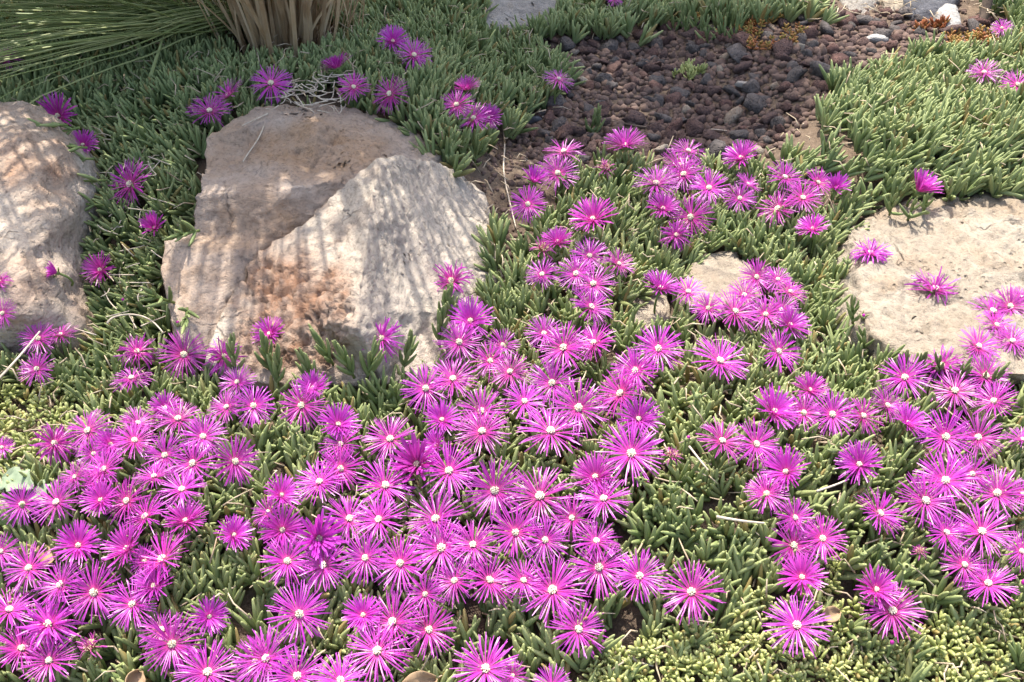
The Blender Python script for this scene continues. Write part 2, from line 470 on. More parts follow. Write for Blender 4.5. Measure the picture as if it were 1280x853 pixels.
# pale pyramid boulder
def st_front(px, py, V):
    n = fbm(V * 30, 3)
    red = np.clip(blob(px, py, 375, 400, 95, 85) + 0.5 * blob(px, py, 340, 330, 45, 50) + 0.35 * n, 0, 1) * sstep(480, 430, px + 0.15 * (py - 300))
    return np.clip(red, 0, 1), np.clip(red * 1.1, 0, 1)
build_rock('boulder',
    [(471, 200, 1.235), (501, 195, 1.27), (547, 205, 1.35), (585, 220, 1.38), (606, 240, 1.38), (612, 278, 1.32), (632, 326, 1.26), (627, 385, 1.17), (590, 430, 1.07), (540, 470, 1.00),
     (480, 480, 0.975), (400, 482, 0.965), (310, 478, 0.955), (258, 452, 0.985), (262, 424, 1.01), (292, 366, 1.08), (322, 320, 1.135), (387, 271, 1.19), (432, 229, 1.215)],
    [(476, 208, 1.205), (466, 240, 1.150), (460, 300, 1.078), (450, 360, 1.016), (446, 410, 0.975), (520, 260, 1.225), (545, 330, 1.165), (560, 390, 1.10), (520, 420, 1.045),
     (420, 290, 1.145), (370, 330, 1.105), (380, 390, 1.035), (330, 390, 1.055), (330, 430, 1.005), (420, 430, 0.995), (500, 330, 1.118), (570, 270, 1.285), (500, 235, 1.222), (485, 390, 1.03), (410, 340, 1.085), (495, 210, 1.24)],
    M['rock_front'], 'large pale pyramid-shaped boulder with a pointed top and rusty crumbling lower corner', 'boulder', back=0.14, edge=0.0060, amp=(0.0045, 0.0022), smooth_it=0, stain=st_front, seed=1, crumb=0.011, creases=[(0, 19), (19, 20), (20, 21), (21, 22), (22, 23)])
# brown stepped boulder
def st_step(px, py, V):
    n = fbm(V * 26, 3)
    a = np.clip(0.95 * blob(px, py, 405, 185, 95, 42) + 0.6 * blob(px, py, 300, 275, 90, 45) + 0.5 * blob(px, py, 235, 345, 50, 55) + 0.5 * blob(px, py, 285, 180, 60, 40) + 0.35 * n, 0, 1)
    return a, np.clip(0.8 * blob(px, py, 405, 195, 95, 40), 0, 1)
build_rock('boulder',
    [(258, 172, 1.345), (319, 133, 1.45), (395, 127, 1.48), (455, 140, 1.47), (513, 160, 1.44), (550, 190, 1.40), (545, 214, 1.37), (512, 220, 1.315), (485, 226, 1.262), (460, 250, 1.232), (415, 292, 1.203), (352, 338, 1.150), (322, 382, 1.095), (300, 445, 1.015),
     (235, 440, 1.00), (215, 400, 1.035), (202, 330, 1.112), (208, 304, 1.132), (238, 290, 1.178), (242, 246, 1.198), (250, 236, 1.212), (256, 208, 1.290)],
    [(300, 163, 1.345), (400, 157, 1.35), (470, 180, 1.35), (300, 212, 1.292), (390, 211, 1.290), (440, 206, 1.283),
     (270, 214, 1.282), (300, 234, 1.215), (360, 230, 1.218), (425, 224, 1.236), (265, 242, 1.198), (300, 240, 1.200), (360, 237, 1.204),
     (260, 292, 1.176), (300, 296, 1.172), (335, 300, 1.166), (230, 306, 1.132), (265, 309, 1.130), (300, 312, 1.132), (225, 318, 1.118), (270, 322, 1.116), (295, 328, 1.118), (245, 380, 1.058), (265, 400, 1.043), (340, 148, 1.40), (360, 185, 1.335), (310, 190, 1.332), (430, 160, 1.38)],
    M['rock_step'], 'brown boulder broken into ledges, leaning against the pointed pale boulder', 'boulder', back=0.12, edge=0.0075, amp=(0.0045, 0.0026), smooth_it=0, stain=st_step, seed=5)
# streaked rock by the frame edge
def st_streak(px, py, V):
    n = fbm(V * 18, 3)
    return np.clip(0.5 * blob(px, py, 40, 190, 80, 70) + 0.4 * blob(px, py, 80, 260, 50, 60) + 0.5 * n, 0, 1), np.clip(0.55 + 0.6 * n, 0, 1)
build_rock('boulder',
    [(-160, 150, 1.30), (-60, 118, 1.38), (30, 118, 1.38), (70, 138, 1.38), (108, 180, 1.36), (114, 230, 1.30), (104, 300, 1.22), (98, 360, 1.14), (104, 402, 1.07), (60, 420, 1.035), (-40, 425, 1.02), (-170, 420, 1.01), (-230, 300, 1.12)],
    [(20, 170, 1.27), (70, 190, 1.27), (40, 240, 1.19), (90, 270, 1.19), (30, 320, 1.09), (80, 350, 1.10), (20, 392, 1.02), (75, 392, 1.055), (-60, 200, 1.22), (-80, 330, 1.06), (-130, 250, 1.15)],
    M['rock_streak'], 'tall tan rock with a pitted face streaked by thin vertical shadows', 'boulder', back=0.13, edge=0.009, amp=(0.003, 0.0022), smooth_it=2, stain=st_streak, seed=9, flute=0.004)
# sunlit flat rock on the other side
def st_flat(px, py, V):
    n = fbm(V * 22, 4)
    return np.clip(0.25 + 0.9 * n, 0, 0.8), np.clip(blob(px, py, 1230, 350, 90, 40) * 0.8 + 0.5 * n, 0, 1)
build_rock('boulder',
    [(1062, 284, 1.275), (1110, 258, 1.335), (1200, 238, 1.395), (1300, 205, 1.475), (1420, 210, 1.475), (1480, 300, 1.295), (1460, 430, 1.035), (1340, 470, 0.960), (1230, 470, 0.960), (1140, 455, 0.985), (1090, 418, 1.035), (1072, 380, 1.095), (1078, 330, 1.175)],
    [(1100, 300, 1.230), (1180, 290, 1.250), (1260, 270, 1.285), (1100, 350, 1.140), (1180, 345, 1.150), (1260, 330, 1.175), (1130, 376, 1.100), (1190, 392, 1.075), (1260, 385, 1.090), (1220, 410, 1.035), (1350, 300, 1.235), (1360, 390, 1.085)],
    M['rock_flat'], 'broad cream rock lying flat in full sun with a cracked top', 'boulder', back=0.06, edge=0.008, amp=(0.008, 0.0045), smooth_it=1, stain=st_flat, seed=14)
# small flat stones among the flowers
build_rock('rock', [(848, 352, 1.190), (872, 318, 1.260), (914, 308, 1.280), (944, 330, 1.235), (956, 372, 1.150), (915, 392, 1.110), (858, 386, 1.120)],
    [(890, 330, 1.225), (925, 345, 1.195), (880, 360, 1.165)], M['rock_flat'], 'small cream rock half buried in ice plant leaves near the dark gravel', 'rock', back=0.03, edge=0.007, amp=(0.004, 0.002), stain=st_flat, seed=19)
build_rock('rock', [(778, 385, 1.155), (800, 352, 1.215), (835, 360, 1.195), (842, 400, 1.125), (800, 418, 1.095)],
    [(810, 380, 1.160)], M['rock_flat'], 'tiny tan rock showing between flower stems below the half-buried cream rock', 'rock', back=0.03, edge=0.007, amp=(0.003, 0.002), stain=st_flat, seed=23)
# background stones
build_rock('rock', [(540, 20, 2.02), (560, -25, 2.20), (610, -45, 2.30), (665, -35, 2.30), (700, 0, 2.16), (690, 30, 2.02), (610, 40, 1.96)],
    [(600, 0, 2.10), (650, 2, 2.10), (580, 15, 2.03)], M['rock_grey'], 'rounded grey-brown rock behind the ice plants, beside the dark gravel', 'rock', back=0.1, edge=0.012, amp=(0.01, 0.003), seed=29, bottom=-0.02)
build_rock('rock', [(1140, 24, 1.960), (1128, -40, 2.100), (1190, -60, 2.140), (1204, -10, 2.050), (1180, 26, 1.950)],
    [(1160, -10, 2.000)], M['rock_slate'], 'dark slate slab standing behind the white stone', 'rock', back=0.04, edge=0.012, amp=(0.005, 0.002), seed=31, bottom=-0.02)
build_rock('rock', [(1170, 24, 1.920), (1172, 12, 1.950), (1184, 0, 1.990), (1197, 6, 1.970), (1206, 30, 1.890), (1190, 38, 1.870)],
    [(1188, 16, 1.920)], M['rock_white'], 'small angular white stone on the gravel edge', 'rock', back=0.04, edge=0.008, amp=(0.004, 0.002), seed=37, bottom=-0.02)
build_rock('rock', [(1104, 26, 1.970), (1100, -6, 2.060), (1118, -30, 2.130), (1144, -30, 2.130), (1156, -2, 2.050), (1150, 26, 1.970)],
    [(1128, 0, 2.020)], M['rock_flat'], 'knobbly cream rock at the back of the gravel', 'rock', back=0.06, edge=0.010, amp=(0.016, 0.006), seed=41, bottom=-0.02)
build_rock('rock', [(1048, 22, 2.000), (1046, -20, 2.130), (1064, -45, 2.180), (1090, -40, 2.180), (1100, -5, 2.080), (1094, 26, 1.980)],
    [(1072, 0, 2.040)], M['rock_grey'], 'grey upright rock at the back of the gravel', 'rock', back=0.06, edge=0.010, amp=(0.012, 0.005), seed=43, bottom=-0.02)

def bvh_of(lst):
    Vs, Fs, n = [], [], 0
    for V, F in lst:
        Vs.append(V)
        F = np.asarray(F)
        Fs += [tuple(int(i) + n for i in f) for f in F]
        n += len(V)
    return BVHTree.FromPolygons([tuple(v) for v in np.concatenate(Vs).tolist()], Fs)
RB = bvh_of(ROCK_BVH)
sel = (np.abs(GV[:, 0]) < 4) & (GV[:, 1] > -1) & (GV[:, 1] < 6)
BARE = bvh_of([(GV, GF)] + ROCK_BVH)
def carpet_bvh(h):
    V = GV.copy(); V[:, 2] += h
    return bvh_of([(V, GF)] + ROCK_BVH)
CARPET = carpet_bvh(0.052)
CAMP = Vector((0, 0, CAM_H))
def hit(px, py, tree=None):
    d = ray(px, py).normalized()
    p, nrm, i, t = (tree or BARE).ray_cast(CAMP, d)
    return p, nrm
def rock_top(x, y):
    p, n, i, t = RB.ray_cast(Vector((x, y, 1.0)), Vector((0, 0, -1)))
    return p.z if p is not None else -9.0
def in_poly(px, py, poly):
    px = np.asarray(px, float); py = np.asarray(py, float)
    r = np.zeros(px.shape, bool); n = len(poly)
    for i in range(n):
        x1, y1 = poly[i]; x2, y2 = poly[(i + 1) % n]
        c = ((y1 > py) != (y2 > py)) & (px < (x2 - x1) * (py - y1) / (y2 - y1 + 1e-9) + x1)
        r ^= c
    return r

GRAVEL = [(575, 205), (600, 168), (640, 150), (695, 128), (706, 70), (655, 48), (690, 28), (720, 40), (790, 34), (850, 12), (950, 18), (1025, 14), (1030, -70), (1212, -70), (1222, 20), (1235, 42), (1120, 62), (1088, 78), (1036, 126), (985, 172), (945, 200),
          (800, 198), (745, 200), (700, 208), (676, 255), (650, 300), (655, 345), (628, 372), (612, 250)]
STONES = [(640, 150), (695, 128), (706, 70), (655, 48), (690, 28), (720, 40), (790, 34), (850, 16), (950, 18), (1040, 16), (1240, 22), (1235, 42), (1120, 62), (1088, 78), (1036, 126), (985, 172), (945, 202), (800, 205), (720, 212), (690, 200), (650, 180)]
SEDUM = [(760, 775), (860, 765), (930, 790), (955, 760), (1000, 735), (1010, 690), (1045, 640), (1060, 690), (1075, 760), (1160, 775), (1190, 735), (1290, 750), (1450, 780), (1450, 1000), (740, 1000), (740, 830)]
SEDUM2 = [(-160, 470), (60, 455), (90, 490), (80, 560), (30, 620), (-160, 640)]

# ------------------------------------------------------------------ succulent leaves
def leaf_template(rings=5, sides=5, prof=None):
    t = np.linspace(0, 1, rings)
    prof = prof or [0.55, 0.86, 1.0, 0.92, 0.55]
    V = []; T = []
    for k in range(rings):
        z = t[k] * 0.93
        for j in range(sides):
            a = 2 * np.pi * (j + 0.5) / sides
            V.append((math.cos(a) * prof[k], math.sin(a) * prof[k] * 0.92, z)); T.append(z)
    V.append((0, 0, 1.0)); T.append(1.0)
    F = []
    for k in range(rings - 1):
        for j in range(sides):
            p, q = k * sides + j, k * sides + (j + 1) % sides
            F += [(p, q, q + sides), (p, q + sides, p + sides)]
    tip = rings * sides
    for j in range(sides):
        F.append(((rings - 1) * sides + j, (rings - 1) * sides + (j + 1) % sides, tip))
    return np.array(V), np.array(F), np.array(T)
LT = leaf_template(4, 5, [0.72, 1.0, 0.90, 0.46])
ST = leaf_template(4, 5, [0.5, 0.95, 1.0, 0.62])

def place_leaves(tpl, P, D, L, W, bend, tint, other):
    """P base (n,3), D direction (n,3), L length, W radius, bend: curve towards 'other' (n,3)"""
    V0, F0, T0 = tpl
    n = len(P)
    D = D / np.linalg.norm(D, axis=1)[:, None]
    X = np.cross(D, other); X /= np.linalg.norm(X, axis=1)[:, None] + 1e-9
    Y = np.cross(D, X)
    V = P[:, None, :] + X[:, None, :] * (V0[None, :, 0:1] * W[:, None, None]) + Y[:, None, :] * (V0[None, :, 1:2] * W[:, None, None]) + D[:, None, :] * (V0[None, :, 2:3] * L[:, None, None])
    V = V + Y[:, None, :] * (-(T0[None, :, None] ** 2) * (bend * L)[:, None, None])
    F = (F0[None] + (np.arange(n) * len(V0))[:, None, None]).reshape(-1, 3)
    A = np.ones((n, len(V0), 4))
    A[:, :, 0] = tint[:, 0:1]; A[:, :, 1] = T0[None]; A[:, :, 2] = tint[:, 1:2]
    return V.reshape(-1, 3), F, A.reshape(-1, 4)

def shoots(base, axis, pairs, leafL, leafW, spread, stemL, tone, tpl=LT, curl=0.18):
    """many shoots at once: every shoot has opposite pairs of leaves along its axis"""
    n = len(base)
    axis = axis / np.linalg.norm(axis, axis=1)[:, None]
    ref = np.tile(np.array([[0.3, 1.0, 0.2]]), (n, 1))
    U = np.cross(axis, ref); U /= np.linalg.norm(U, axis=1)[:, None]
    W_ = np.cross(axis, U)
    PV, DV, LV, WV, BV, TV, OV = [], [], [], [], [], [], []
    ph0 = rng.uniform(0, np.pi, n)
    for k in range(pairs):
        f = k / max(1, pairs - 1)
        for s in (0, 1):
            ph = ph0 + k * np.pi / 2 + s * np.pi + rng.normal(0, 0.25, n)
            rad = U * np.cos(ph)[:, None] + W_ * np.sin(ph)[:, None]
            sp = spread * (1.15 - 0.75 * f) + rng.normal(0, 0.10, n)
            D = axis * np.cos(sp)[:, None] + rad * np.sin(sp)[:, None]
            PV.append(base + axis * (stemL * (0.25 + 0.75 * f))[:, None] + rad * 0.0015)
            DV.append(D)
            l = leafL * (1.0 - 0.35 * f) * rng.uniform(0.78, 1.12, n)
            LV.append(l); WV.append(leafW * rng.uniform(0.85, 1.1, n) * (1 - 0.15 * f))
            BV.append(curl * rng.uniform(0.2, 1.5, n))
            TV.append(np.stack([np.clip(tone + 0.22 * f + rng.normal(0, 0.13, n), 0, 1), rng.uniform(0, 1, n)], -1))
            OV.append(np.cross(D, rad) + 1e-4)
    cat = np.concatenate
    O = cat(OV)
    # curl inwards, towards the axis
    return place_leaves(tpl, cat(PV), cat(DV), cat(LV), cat(WV), cat(BV), cat(TV), O)

def mat_points(x0, x1, y0, y1, s):
    xs = np.arange(x0, x1, s); ys = np.arange(y0, y1, s)
    X, Y = np.meshgrid(xs, ys)
    X = X.ravel() + rng.uniform(-0.5, 0.5, X.size) * s; Y = Y.ravel() + rng.uniform(-0.5, 0.5, Y.size) * s
    Z = terrain(X, Y)
    px, py, dep = to_px(X, Y, Z + 0.03)
    keep = (px > -160) & (px < 1470) & (py > -60) & (py < 1000) & (dep > 0.2)
    return X[keep], Y[keep], Z[keep], px[keep], py[keep]

X, Y, Z, PX, PY = mat_points(-1.9, 2.1, 0.40, 2.75, 0.0178)
wob = 14 * vnoise(np.stack([X * 22, Y * 22, X * 0], -1))
g = in_poly(PX + wob, PY + wob * 0.7, GRAVEL)
rt = np.array([rock_top(a, b) for a, b in zip(X, Y)])
onrock = rt > Z + 0.012
sed = (in_poly(PX + wob * 2, PY + wob * 1.6, SEDUM) | in_poly(PX + wob * 2, PY + wob * 2, SEDUM2))
thin = vnoise(np.stack([X * 9 + 4, Y * 9, X * 0], -1)) > 0.62
dry = in_poly(PX, PY, [(-200, 440), (110, 480), (60, 560), (-200, 620)])
tuft_base = ((X + 0.385) ** 2 + (Y - 1.80) ** 2) < 0.11 ** 2
sed = sed & (rng.uniform(size=X.size) > 0.16)
heap = in_poly(PX, PY, [(340, 98), (372, 92), (430, 98), (440, 128), (400, 140), (345, 136)])
rusty = in_poly(PX, PY, [(1190, 5), (1262, 5), (1262, 58), (1200, 60)])
veg = ~rusty & ~(heap & (rng.uniform(size=X.size) < 0.8)) & ~g & ~onrock & ~sed & ~(thin & (rng.uniform(size=X.size) < 0.55)) & ~tuft_base & ~(dry & (rng.uniform(size=X.size) < 0.45))

def lean_field(X, Y, PX, PY):
    a = vnoise(np.stack([X * 6, Y * 6, X * 0 + 3], -1)); b = vnoise(np.stack([X * 6, Y * 6, X * 0 + 9], -1))
    lx = 0.42 * a + 0.12; ly = 0.40 * b - 0.10
    right = sstep(900, 1050, PX) * sstep(330, 250, PY)
    lx = lx * (1 - 0.6 * right) + 0.38 * right
    gap = in_poly(PX, PY, [(60, 130), (260, 130), (250, 440), (90, 440)])
    lx = np.where(gap, lx * 0.5 - 0.55, lx); ly = np.where(gap, ly - 0.5, ly)
    return lx, ly

def veg_patch(name, label, m, mat, Lm, tone, pairs=4, Wm=0.0034):
    n = m.sum()
    if n == 0: return
    lx, ly = lean_field(X[m], Y[m], PX[m], PY[m])
    ax = np.stack([lx + rng.normal(0, 0.34, n), ly + rng.normal(0, 0.34, n), np.ones(n)], -1)
    hum = 0.5 + 0.5 * vnoise(np.stack([X[m] * 16, Y[m] * 16, X[m] * 0 + 5], -1))
    base = np.stack([X[m], Y[m], Z[m] - 0.004 + 0.012 * hum], -1)
    tn = tone + 0.26 * vnoise(np.stack([X[m] * 8, Y[m] * 8, X[m] * 0 + 20], -1)) + rng.normal(0, 0.06, n)
    L = Lm * rng.uniform(0.75, 1.15, n)
    V, F, A = shoots(base, ax, pairs, L, Wm * rng.uniform(0.82, 1.2, n), 0.47, 0.020 * rng.uniform(0.6, 1.4, n), tn, LT, 0.10)
    o = obj(name, mesh_from(name, V, F, {'tint': A}), mat)
    tag(o, label, 'ground cover', None, 'stuff')

backm = (PY < 215) & (PX < 760)
backr = (PY < 215) & (PX >= 760)
rightb = (PX > 940) & (PY >= 215) & (PY < 300)
veg_patch('ice_plant_mat', 'shaded bluish green ice plant leaves behind and between the boulders', veg & (backm | ((PX < 262) & (PY < 400))), M['leaf_blue'], 0.045, 0.42, 4, 0.0034)
veg_patch('ice_plant_mat', 'pale green upright ice plant leaves above the cream flat rock', veg & (backr | rightb), M['leaf_blue'], 0.050, 0.54, 4, 0.0037)
veg_patch('ice_plant_mat', 'sunlit ice plant leaves carpeting the slope below the rocks', veg & ~(backm | backr | rightb | ((PX < 262) & (PY < 400))), M['leaf'], 0.042, 0.55, 4, 0.0032)

# sedum: short beads in pale yellow green
def sedum_patch(name, label, Xs, Ys, mat, tone, L=0.0125, up=0.0):
    n = len(Xs)
    Zs = terrain(Xs, Ys)
    ax = np.stack([rng.normal(0, 0.35, n), rng.normal(-0.1, 0.35, n), np.ones(n)], -1)
    base = np.stack([Xs, Ys, Zs + up + 0.006 * vnoise(np.stack([Xs * 30, Ys * 30, Xs * 0], -1))], -1)
    V, F, A = shoots(base, ax, 5, np.full(n, L) * rng.uniform(0.7, 1.35, n), np.full(n, 0.0022) * rng.uniform(0.8, 1.25, n), 1.15, 0.016 * rng.uniform(0.6, 1.3, n), tone + rng.normal(0, 0.14, n), ST, 0.1)
    o = obj(name, mesh_from(name, V, F, {'tint': A}), mat)
    tag(o, label, 'ground cover', None, 'stuff')
def sedum_points(poly, s, lo=0.3):
    x, y, z, a, b = mat_points(-1.6, 1.8, 0.4, 2.6, s)
    w = 14 * vnoise(np.stack([x * 22, y * 22, x * 0], -1))
    k = in_poly(a + w * 2, b + w * 1.6, poly)
    k &= np.array([rock_top(p, q) for p, q in zip(x, y)]) < z + 0.01
    return x[k], y[k]
sx, sy = sedum_points(SEDUM, 0.0115)
sedum_patch('sedum_mat', 'pale yellow green sedum beads at the foot of the slope', sx, sy, M['sedum'], 0.45, up=0.012)
sx, sy = sedum_points(SEDUM2, 0.0165)
sedum_patch('sedum_mat', 'sparse yellowish sedum and dry bits beside the grey-green broad leaf', sx, sy, M['sedum'], 0.4, up=0.008)
sx, sy = sedum_points([(980, 28), (1010, -10), (900, -20), (870, 8), (900, 24), (960, 30)], 0.016)
sedum_patch('sedum_mat', 'reddish low sedum along the back of the gravel', sx, sy, M['sedum_red'], 0.6, 0.009)
sx, sy = sedum_points([(1195, 42), (1230, 22), (1290, 20), (1290, 60), (1230, 52)], 0.016)
sedum_patch('sedum_mat', 'rusty yellow sedum around the leaning brown stick', sx, sy, M['sedum_red'], 0.75, 0.010)

# ------------------------------------------------------------------ individual tufts in the gravel
def leaf_mesh(tone, seed):
    V, F, A = place_leaves(LT, np.zeros((1, 3)), np.array([[0, 0, 1.0]]), np.array([1.0]), np.array([0.092]), np.array([0.16]), np.array([[tone, seed]]), np.array([[0, 1.0, 0]]))
    return V, F, A
LEAFM = {}
for mk in ('leaf', 'leaf_blue', 'sedum', 'sedum_red'):
    LEAFM[mk] = []
    for k in range(4):
        V, F, A = leaf_mesh(0.3 + 0.13 * k, 0.2)
        me = mesh_from('leaf', V, F, {'tint': A}); me.materials.append(M[mk]); LEAFM[mk].append(me)
STEMM = None
def sprig(px, py, dirv, label, group, mk='leaf_blue', pairs=4, stem=0.055, L=0.031, loc=None, name='ice_plant_sprig', curve=0.0, spread=0.62):
    if loc is None:
        loc, nrm = hit(px, py)
        if loc is None: return
        loc = loc + nrm * (0.010 if rock_top(loc.x, loc.y) > terrain(loc.x, loc.y) + 0.01 else 0.0)
    loc = Vector(loc)
    root = empty(name, loc)
    tag(root, label, 'plant', group)
    D = Vector(dirv).normalized()
    pts = []; d = D.copy(); p = -D * 0.010
    nst = 7
    for i in range(nst):
        pts.append(tuple(p)); p = p + d * (stem + 0.01) / (nst - 1); d = (d + Vector((0, 0, curve))).normalized()
    V, F, A = tube(np.array(pts), np.linspace(0.0018, 0.0012, nst), 5, (0.5, 0, 0.1, 1))
    obj('stem', mesh_from('stem', V, F, {'tint': A}), M['stem'], root)
    ph0 = random.uniform(0, 3.14)
    for k in range(pairs):
        f = k / max(1, pairs - 1)
        q = Vector(pts[min(nst - 1, 1 + int(round(f * (nst - 2))))])
        tdir = (Vector(pts[-1]) - Vector(pts[-3])).normalized() if f > 0.5 else D
        u = tdir.orthogonal().normalized(); w = tdir.cross(u)
        for s in (0, 1):
            ph = ph0 + k * math.pi / 2 + s * math.pi + random.gauss(0, 0.25)
            rad = u * math.cos(ph) + w * math.sin(ph)
            sp = spread * (1.15 - 0.7 * f) + random.gauss(0, 0.09)
            ld = (tdir * math.cos(sp) + rad * math.sin(sp)).normalized()
            yy = (tdir - ld * tdir.dot(ld)); yy = yy.normalized() if yy.length > 1e-4 else ld.orthogonal()
            xx = yy.cross(ld)
            ln = L * random.uniform(0.8, 1.12) * (1 - 0.25 * f)
            lf = obj('leaf', random.choice(LEAFM[mk]), None, root)
            rot = Matrix((xx, yy, ld)).transposed().to_4x4()
            lf.matrix_local = Matrix.Translation(q) @ rot @ Matrix.Diagonal((ln * 1.0, ln * 1.0, ln, 1))
    return root

for px, py in [(62, 168), (48, 160), (80, 200), (70, 190), (95, 232), (88, 255), (92, 285), (86, 312), (98, 336), (110, 352), (92, 380), (104, 398), (118, 268), (125, 310)]:
    sprig(px + 22, py, (-0.85 + random.uniform(-.15, .15), -0.35, random.uniform(-0.15, 0.35)), 'ice plant sprig reaching sideways across the tall streaked rock', 'sprigs over the streaked rock', 'leaf', 4, 0.055, 0.030)
for px, py in [(205, 150), (215, 185), (196, 208), (222, 262), (218, 285), (180, 300), (190, 330), (200, 352), (214, 380), (236, 392), (170, 350), (160, 380), (245, 300)]:
    sprig(px, py, (random.uniform(-.5, .3), -0.6, random.uniform(0.1, 0.6)), 'ice plant sprig hanging in the gap beside the brown stepped boulder', 'sprigs in the gap between boulders', 'leaf', 4, 0.045, 0.030)
for px, py in [(1064, 262), (1090, 258), (1108, 270), (1135, 276), (1150, 268), (1178, 252), (1200, 248), (1225, 240), (1248, 250), (1262, 240), (1120, 255)]:
    sprig(px, py, (random.uniform(-.2, .6), -0.45, random.uniform(0.5, 0.9)), 'short ice plant sprig spilling onto the top of the cream flat rock', 'sprigs on the cream flat rock', 'leaf_blue', 4, 0.030, 0.029)
for px, py in [(1080, 425), (1100, 440), (1125, 446), (1150, 450), (1175, 455), (1200, 458), (1072, 392), (1235, 462)]:
    sprig(px, py + 14, (random.uniform(-.5, .5), -0.3, 0.8), 'upright ice plant sprig along the lower side of the cream flat rock', 'sprigs below the cream flat rock', 'leaf', 4, 0.026, 0.030, spread=0.6)
for px, py in [(545, 425), (560, 400), (620, 375), (612, 400), (548, 395), (470, 455), (440, 462), (500, 450), (395, 468), (350, 466), (300, 462), (405, 450), (330, 450)]:
    sprig(px, py + 6, (random.uniform(-.35, .35), -0.15, 1.0), 'upright ice plant sprig against the foot of the pointed boulder', 'sprigs at the foot of the pointed boulder', 'leaf', 5, 0.030, 0.033, spread=0.5)
for px, py, n in [(573, 198, 3), (590, 205, 2), (625, 345, 2), (655, 330, 2), (690, 300, 3), (742, 162, 2), (735, 250, 3), (760, 240, 3), (790, 225, 2)]:
    for k in range(n):
        sprig(px + random.uniform(-9, 9), py + random.uniform(-5, 5), (random.uniform(-.5, .5), -0.2, random.uniform(0.5, 1)), 'loose ice plant sprig growing from bare soil beside the dark gravel', 'sprigs on the bare soil', 'leaf_blue', 4, 0.034, 0.032)
for cx, cy, r, n in [(885, 42, 30, 9), (847, 34, 14, 4), (905, 50, 22, 5)]:
    for k in range(n):
        sprig(cx + random.uniform(-r, r), cy + random.uniform(-8, 8), (random.uniform(-.3, .4), -0.1, 1), 'pale ice plant sprig in the small tuft growing out of the dark gravel', 'sprigs of the tuft in the gravel', 'leaf_blue', 3, 0.032, 0.034)
def sedum_tuft(cx, cy, rx, ry, n, mk, label, L=0.012):
    p, _ = hit(cx, cy)
    root = empty('sedum_tuft', p); tag(root, label, 'plant')
    for k in range(n):
        q, _ = hit(cx + random.uniform(-rx, rx), cy + random.uniform(-ry, ry))
        if q is None: continue
        ax = Vector((random.gauss(0, .3), random.gauss(-.1, .3), 1)).normalized()
        ph0 = random.uniform(0, 3)
        for j in range(7):
            ph = ph0 + j * 2.4; sp = 1.2 - 0.14 * j
            u = ax.orthogonal().normalized(); w = ax.cross(u)
            ld = (ax * math.cos(sp) + (u * math.cos(ph) + w * math.sin(ph)) * math.sin(sp)).normalized()
            yy = (ax - ld * ax.dot(ld)).normalized(); xx = yy.cross(ld)
            lf = obj('leaf', random.choice(LEAFM[mk]), None, root)
            ln = L * random.uniform(0.8, 1.2)
            lf.matrix_local = Matrix.Translation(q - p + ax * (0.002 + 0.0018 * j)) @ Matrix((xx, yy, ld)).transposed().to_4x4() @ Matrix.Diagonal((ln * 1.9, ln * 1.9, ln, 1))
sedum_tuft(858, 96, 17, 7, 16, 'sedum', 'small yellow green sedum tuft alone in the dark gravel')
sedum_tuft(1151, 40, 5, 4, 5, 'sedum_red', 'tiny red sedum seedling on the gravel below the slate slab')
sedum_tuft(1172, 38, 7, 5, 6, 'sedum_red', 'tiny red sedum seedling touching the white stone')

# ------------------------------------------------------------------ gravel stones
def stone_mesh(seed):
    bm = bmesh.new(); bmesh.ops.create_icosphere(bm, subdivisions=2, radius=1.0)
    r = random.Random(seed)
    sq = (1.0, r.uniform(0.65, 0.95), r.uniform(0.5, 0.75))
    planes = [(Vector((r.gauss(0, 1), r.gauss(0, 1), r.gauss(0, 1))).normalized(), r.uniform(0.45, 0.75)) for _ in range(9)]
    for v in bm.verts:
        p = v.co.copy()
        for nn, d in planes:
            k = p.dot(nn)
            if k > d: p -= nn * (k - d) * 0.9
        v.co = p
    V = np.array([v.co[:] for v in bm.verts]); N = V / np.linalg.norm(V, axis=1)[:, None]
    V = V * (1 + 0.34 * fbm(V * 2.4 + seed * 5.1, 4, 0.6))[:, None] * np.array(sq)
    bm.verts.index_update()
    F = np.array([[v.index for v in f.verts] for f in bm.faces]); bm.free()
    return V, F
STV = [stone_mesh(s) for s in range(14)]
stone_me = {}
for mk in ('lava_red', 'lava_grey', 'lava_tan'):
    for k, (V, F) in enumerate(STV):
        me = mesh_from('lava_stone', V, F, smooth=False); me.materials.append(M[mk])
        stone_me[(mk, k)] = me
placed = []
tries = 0
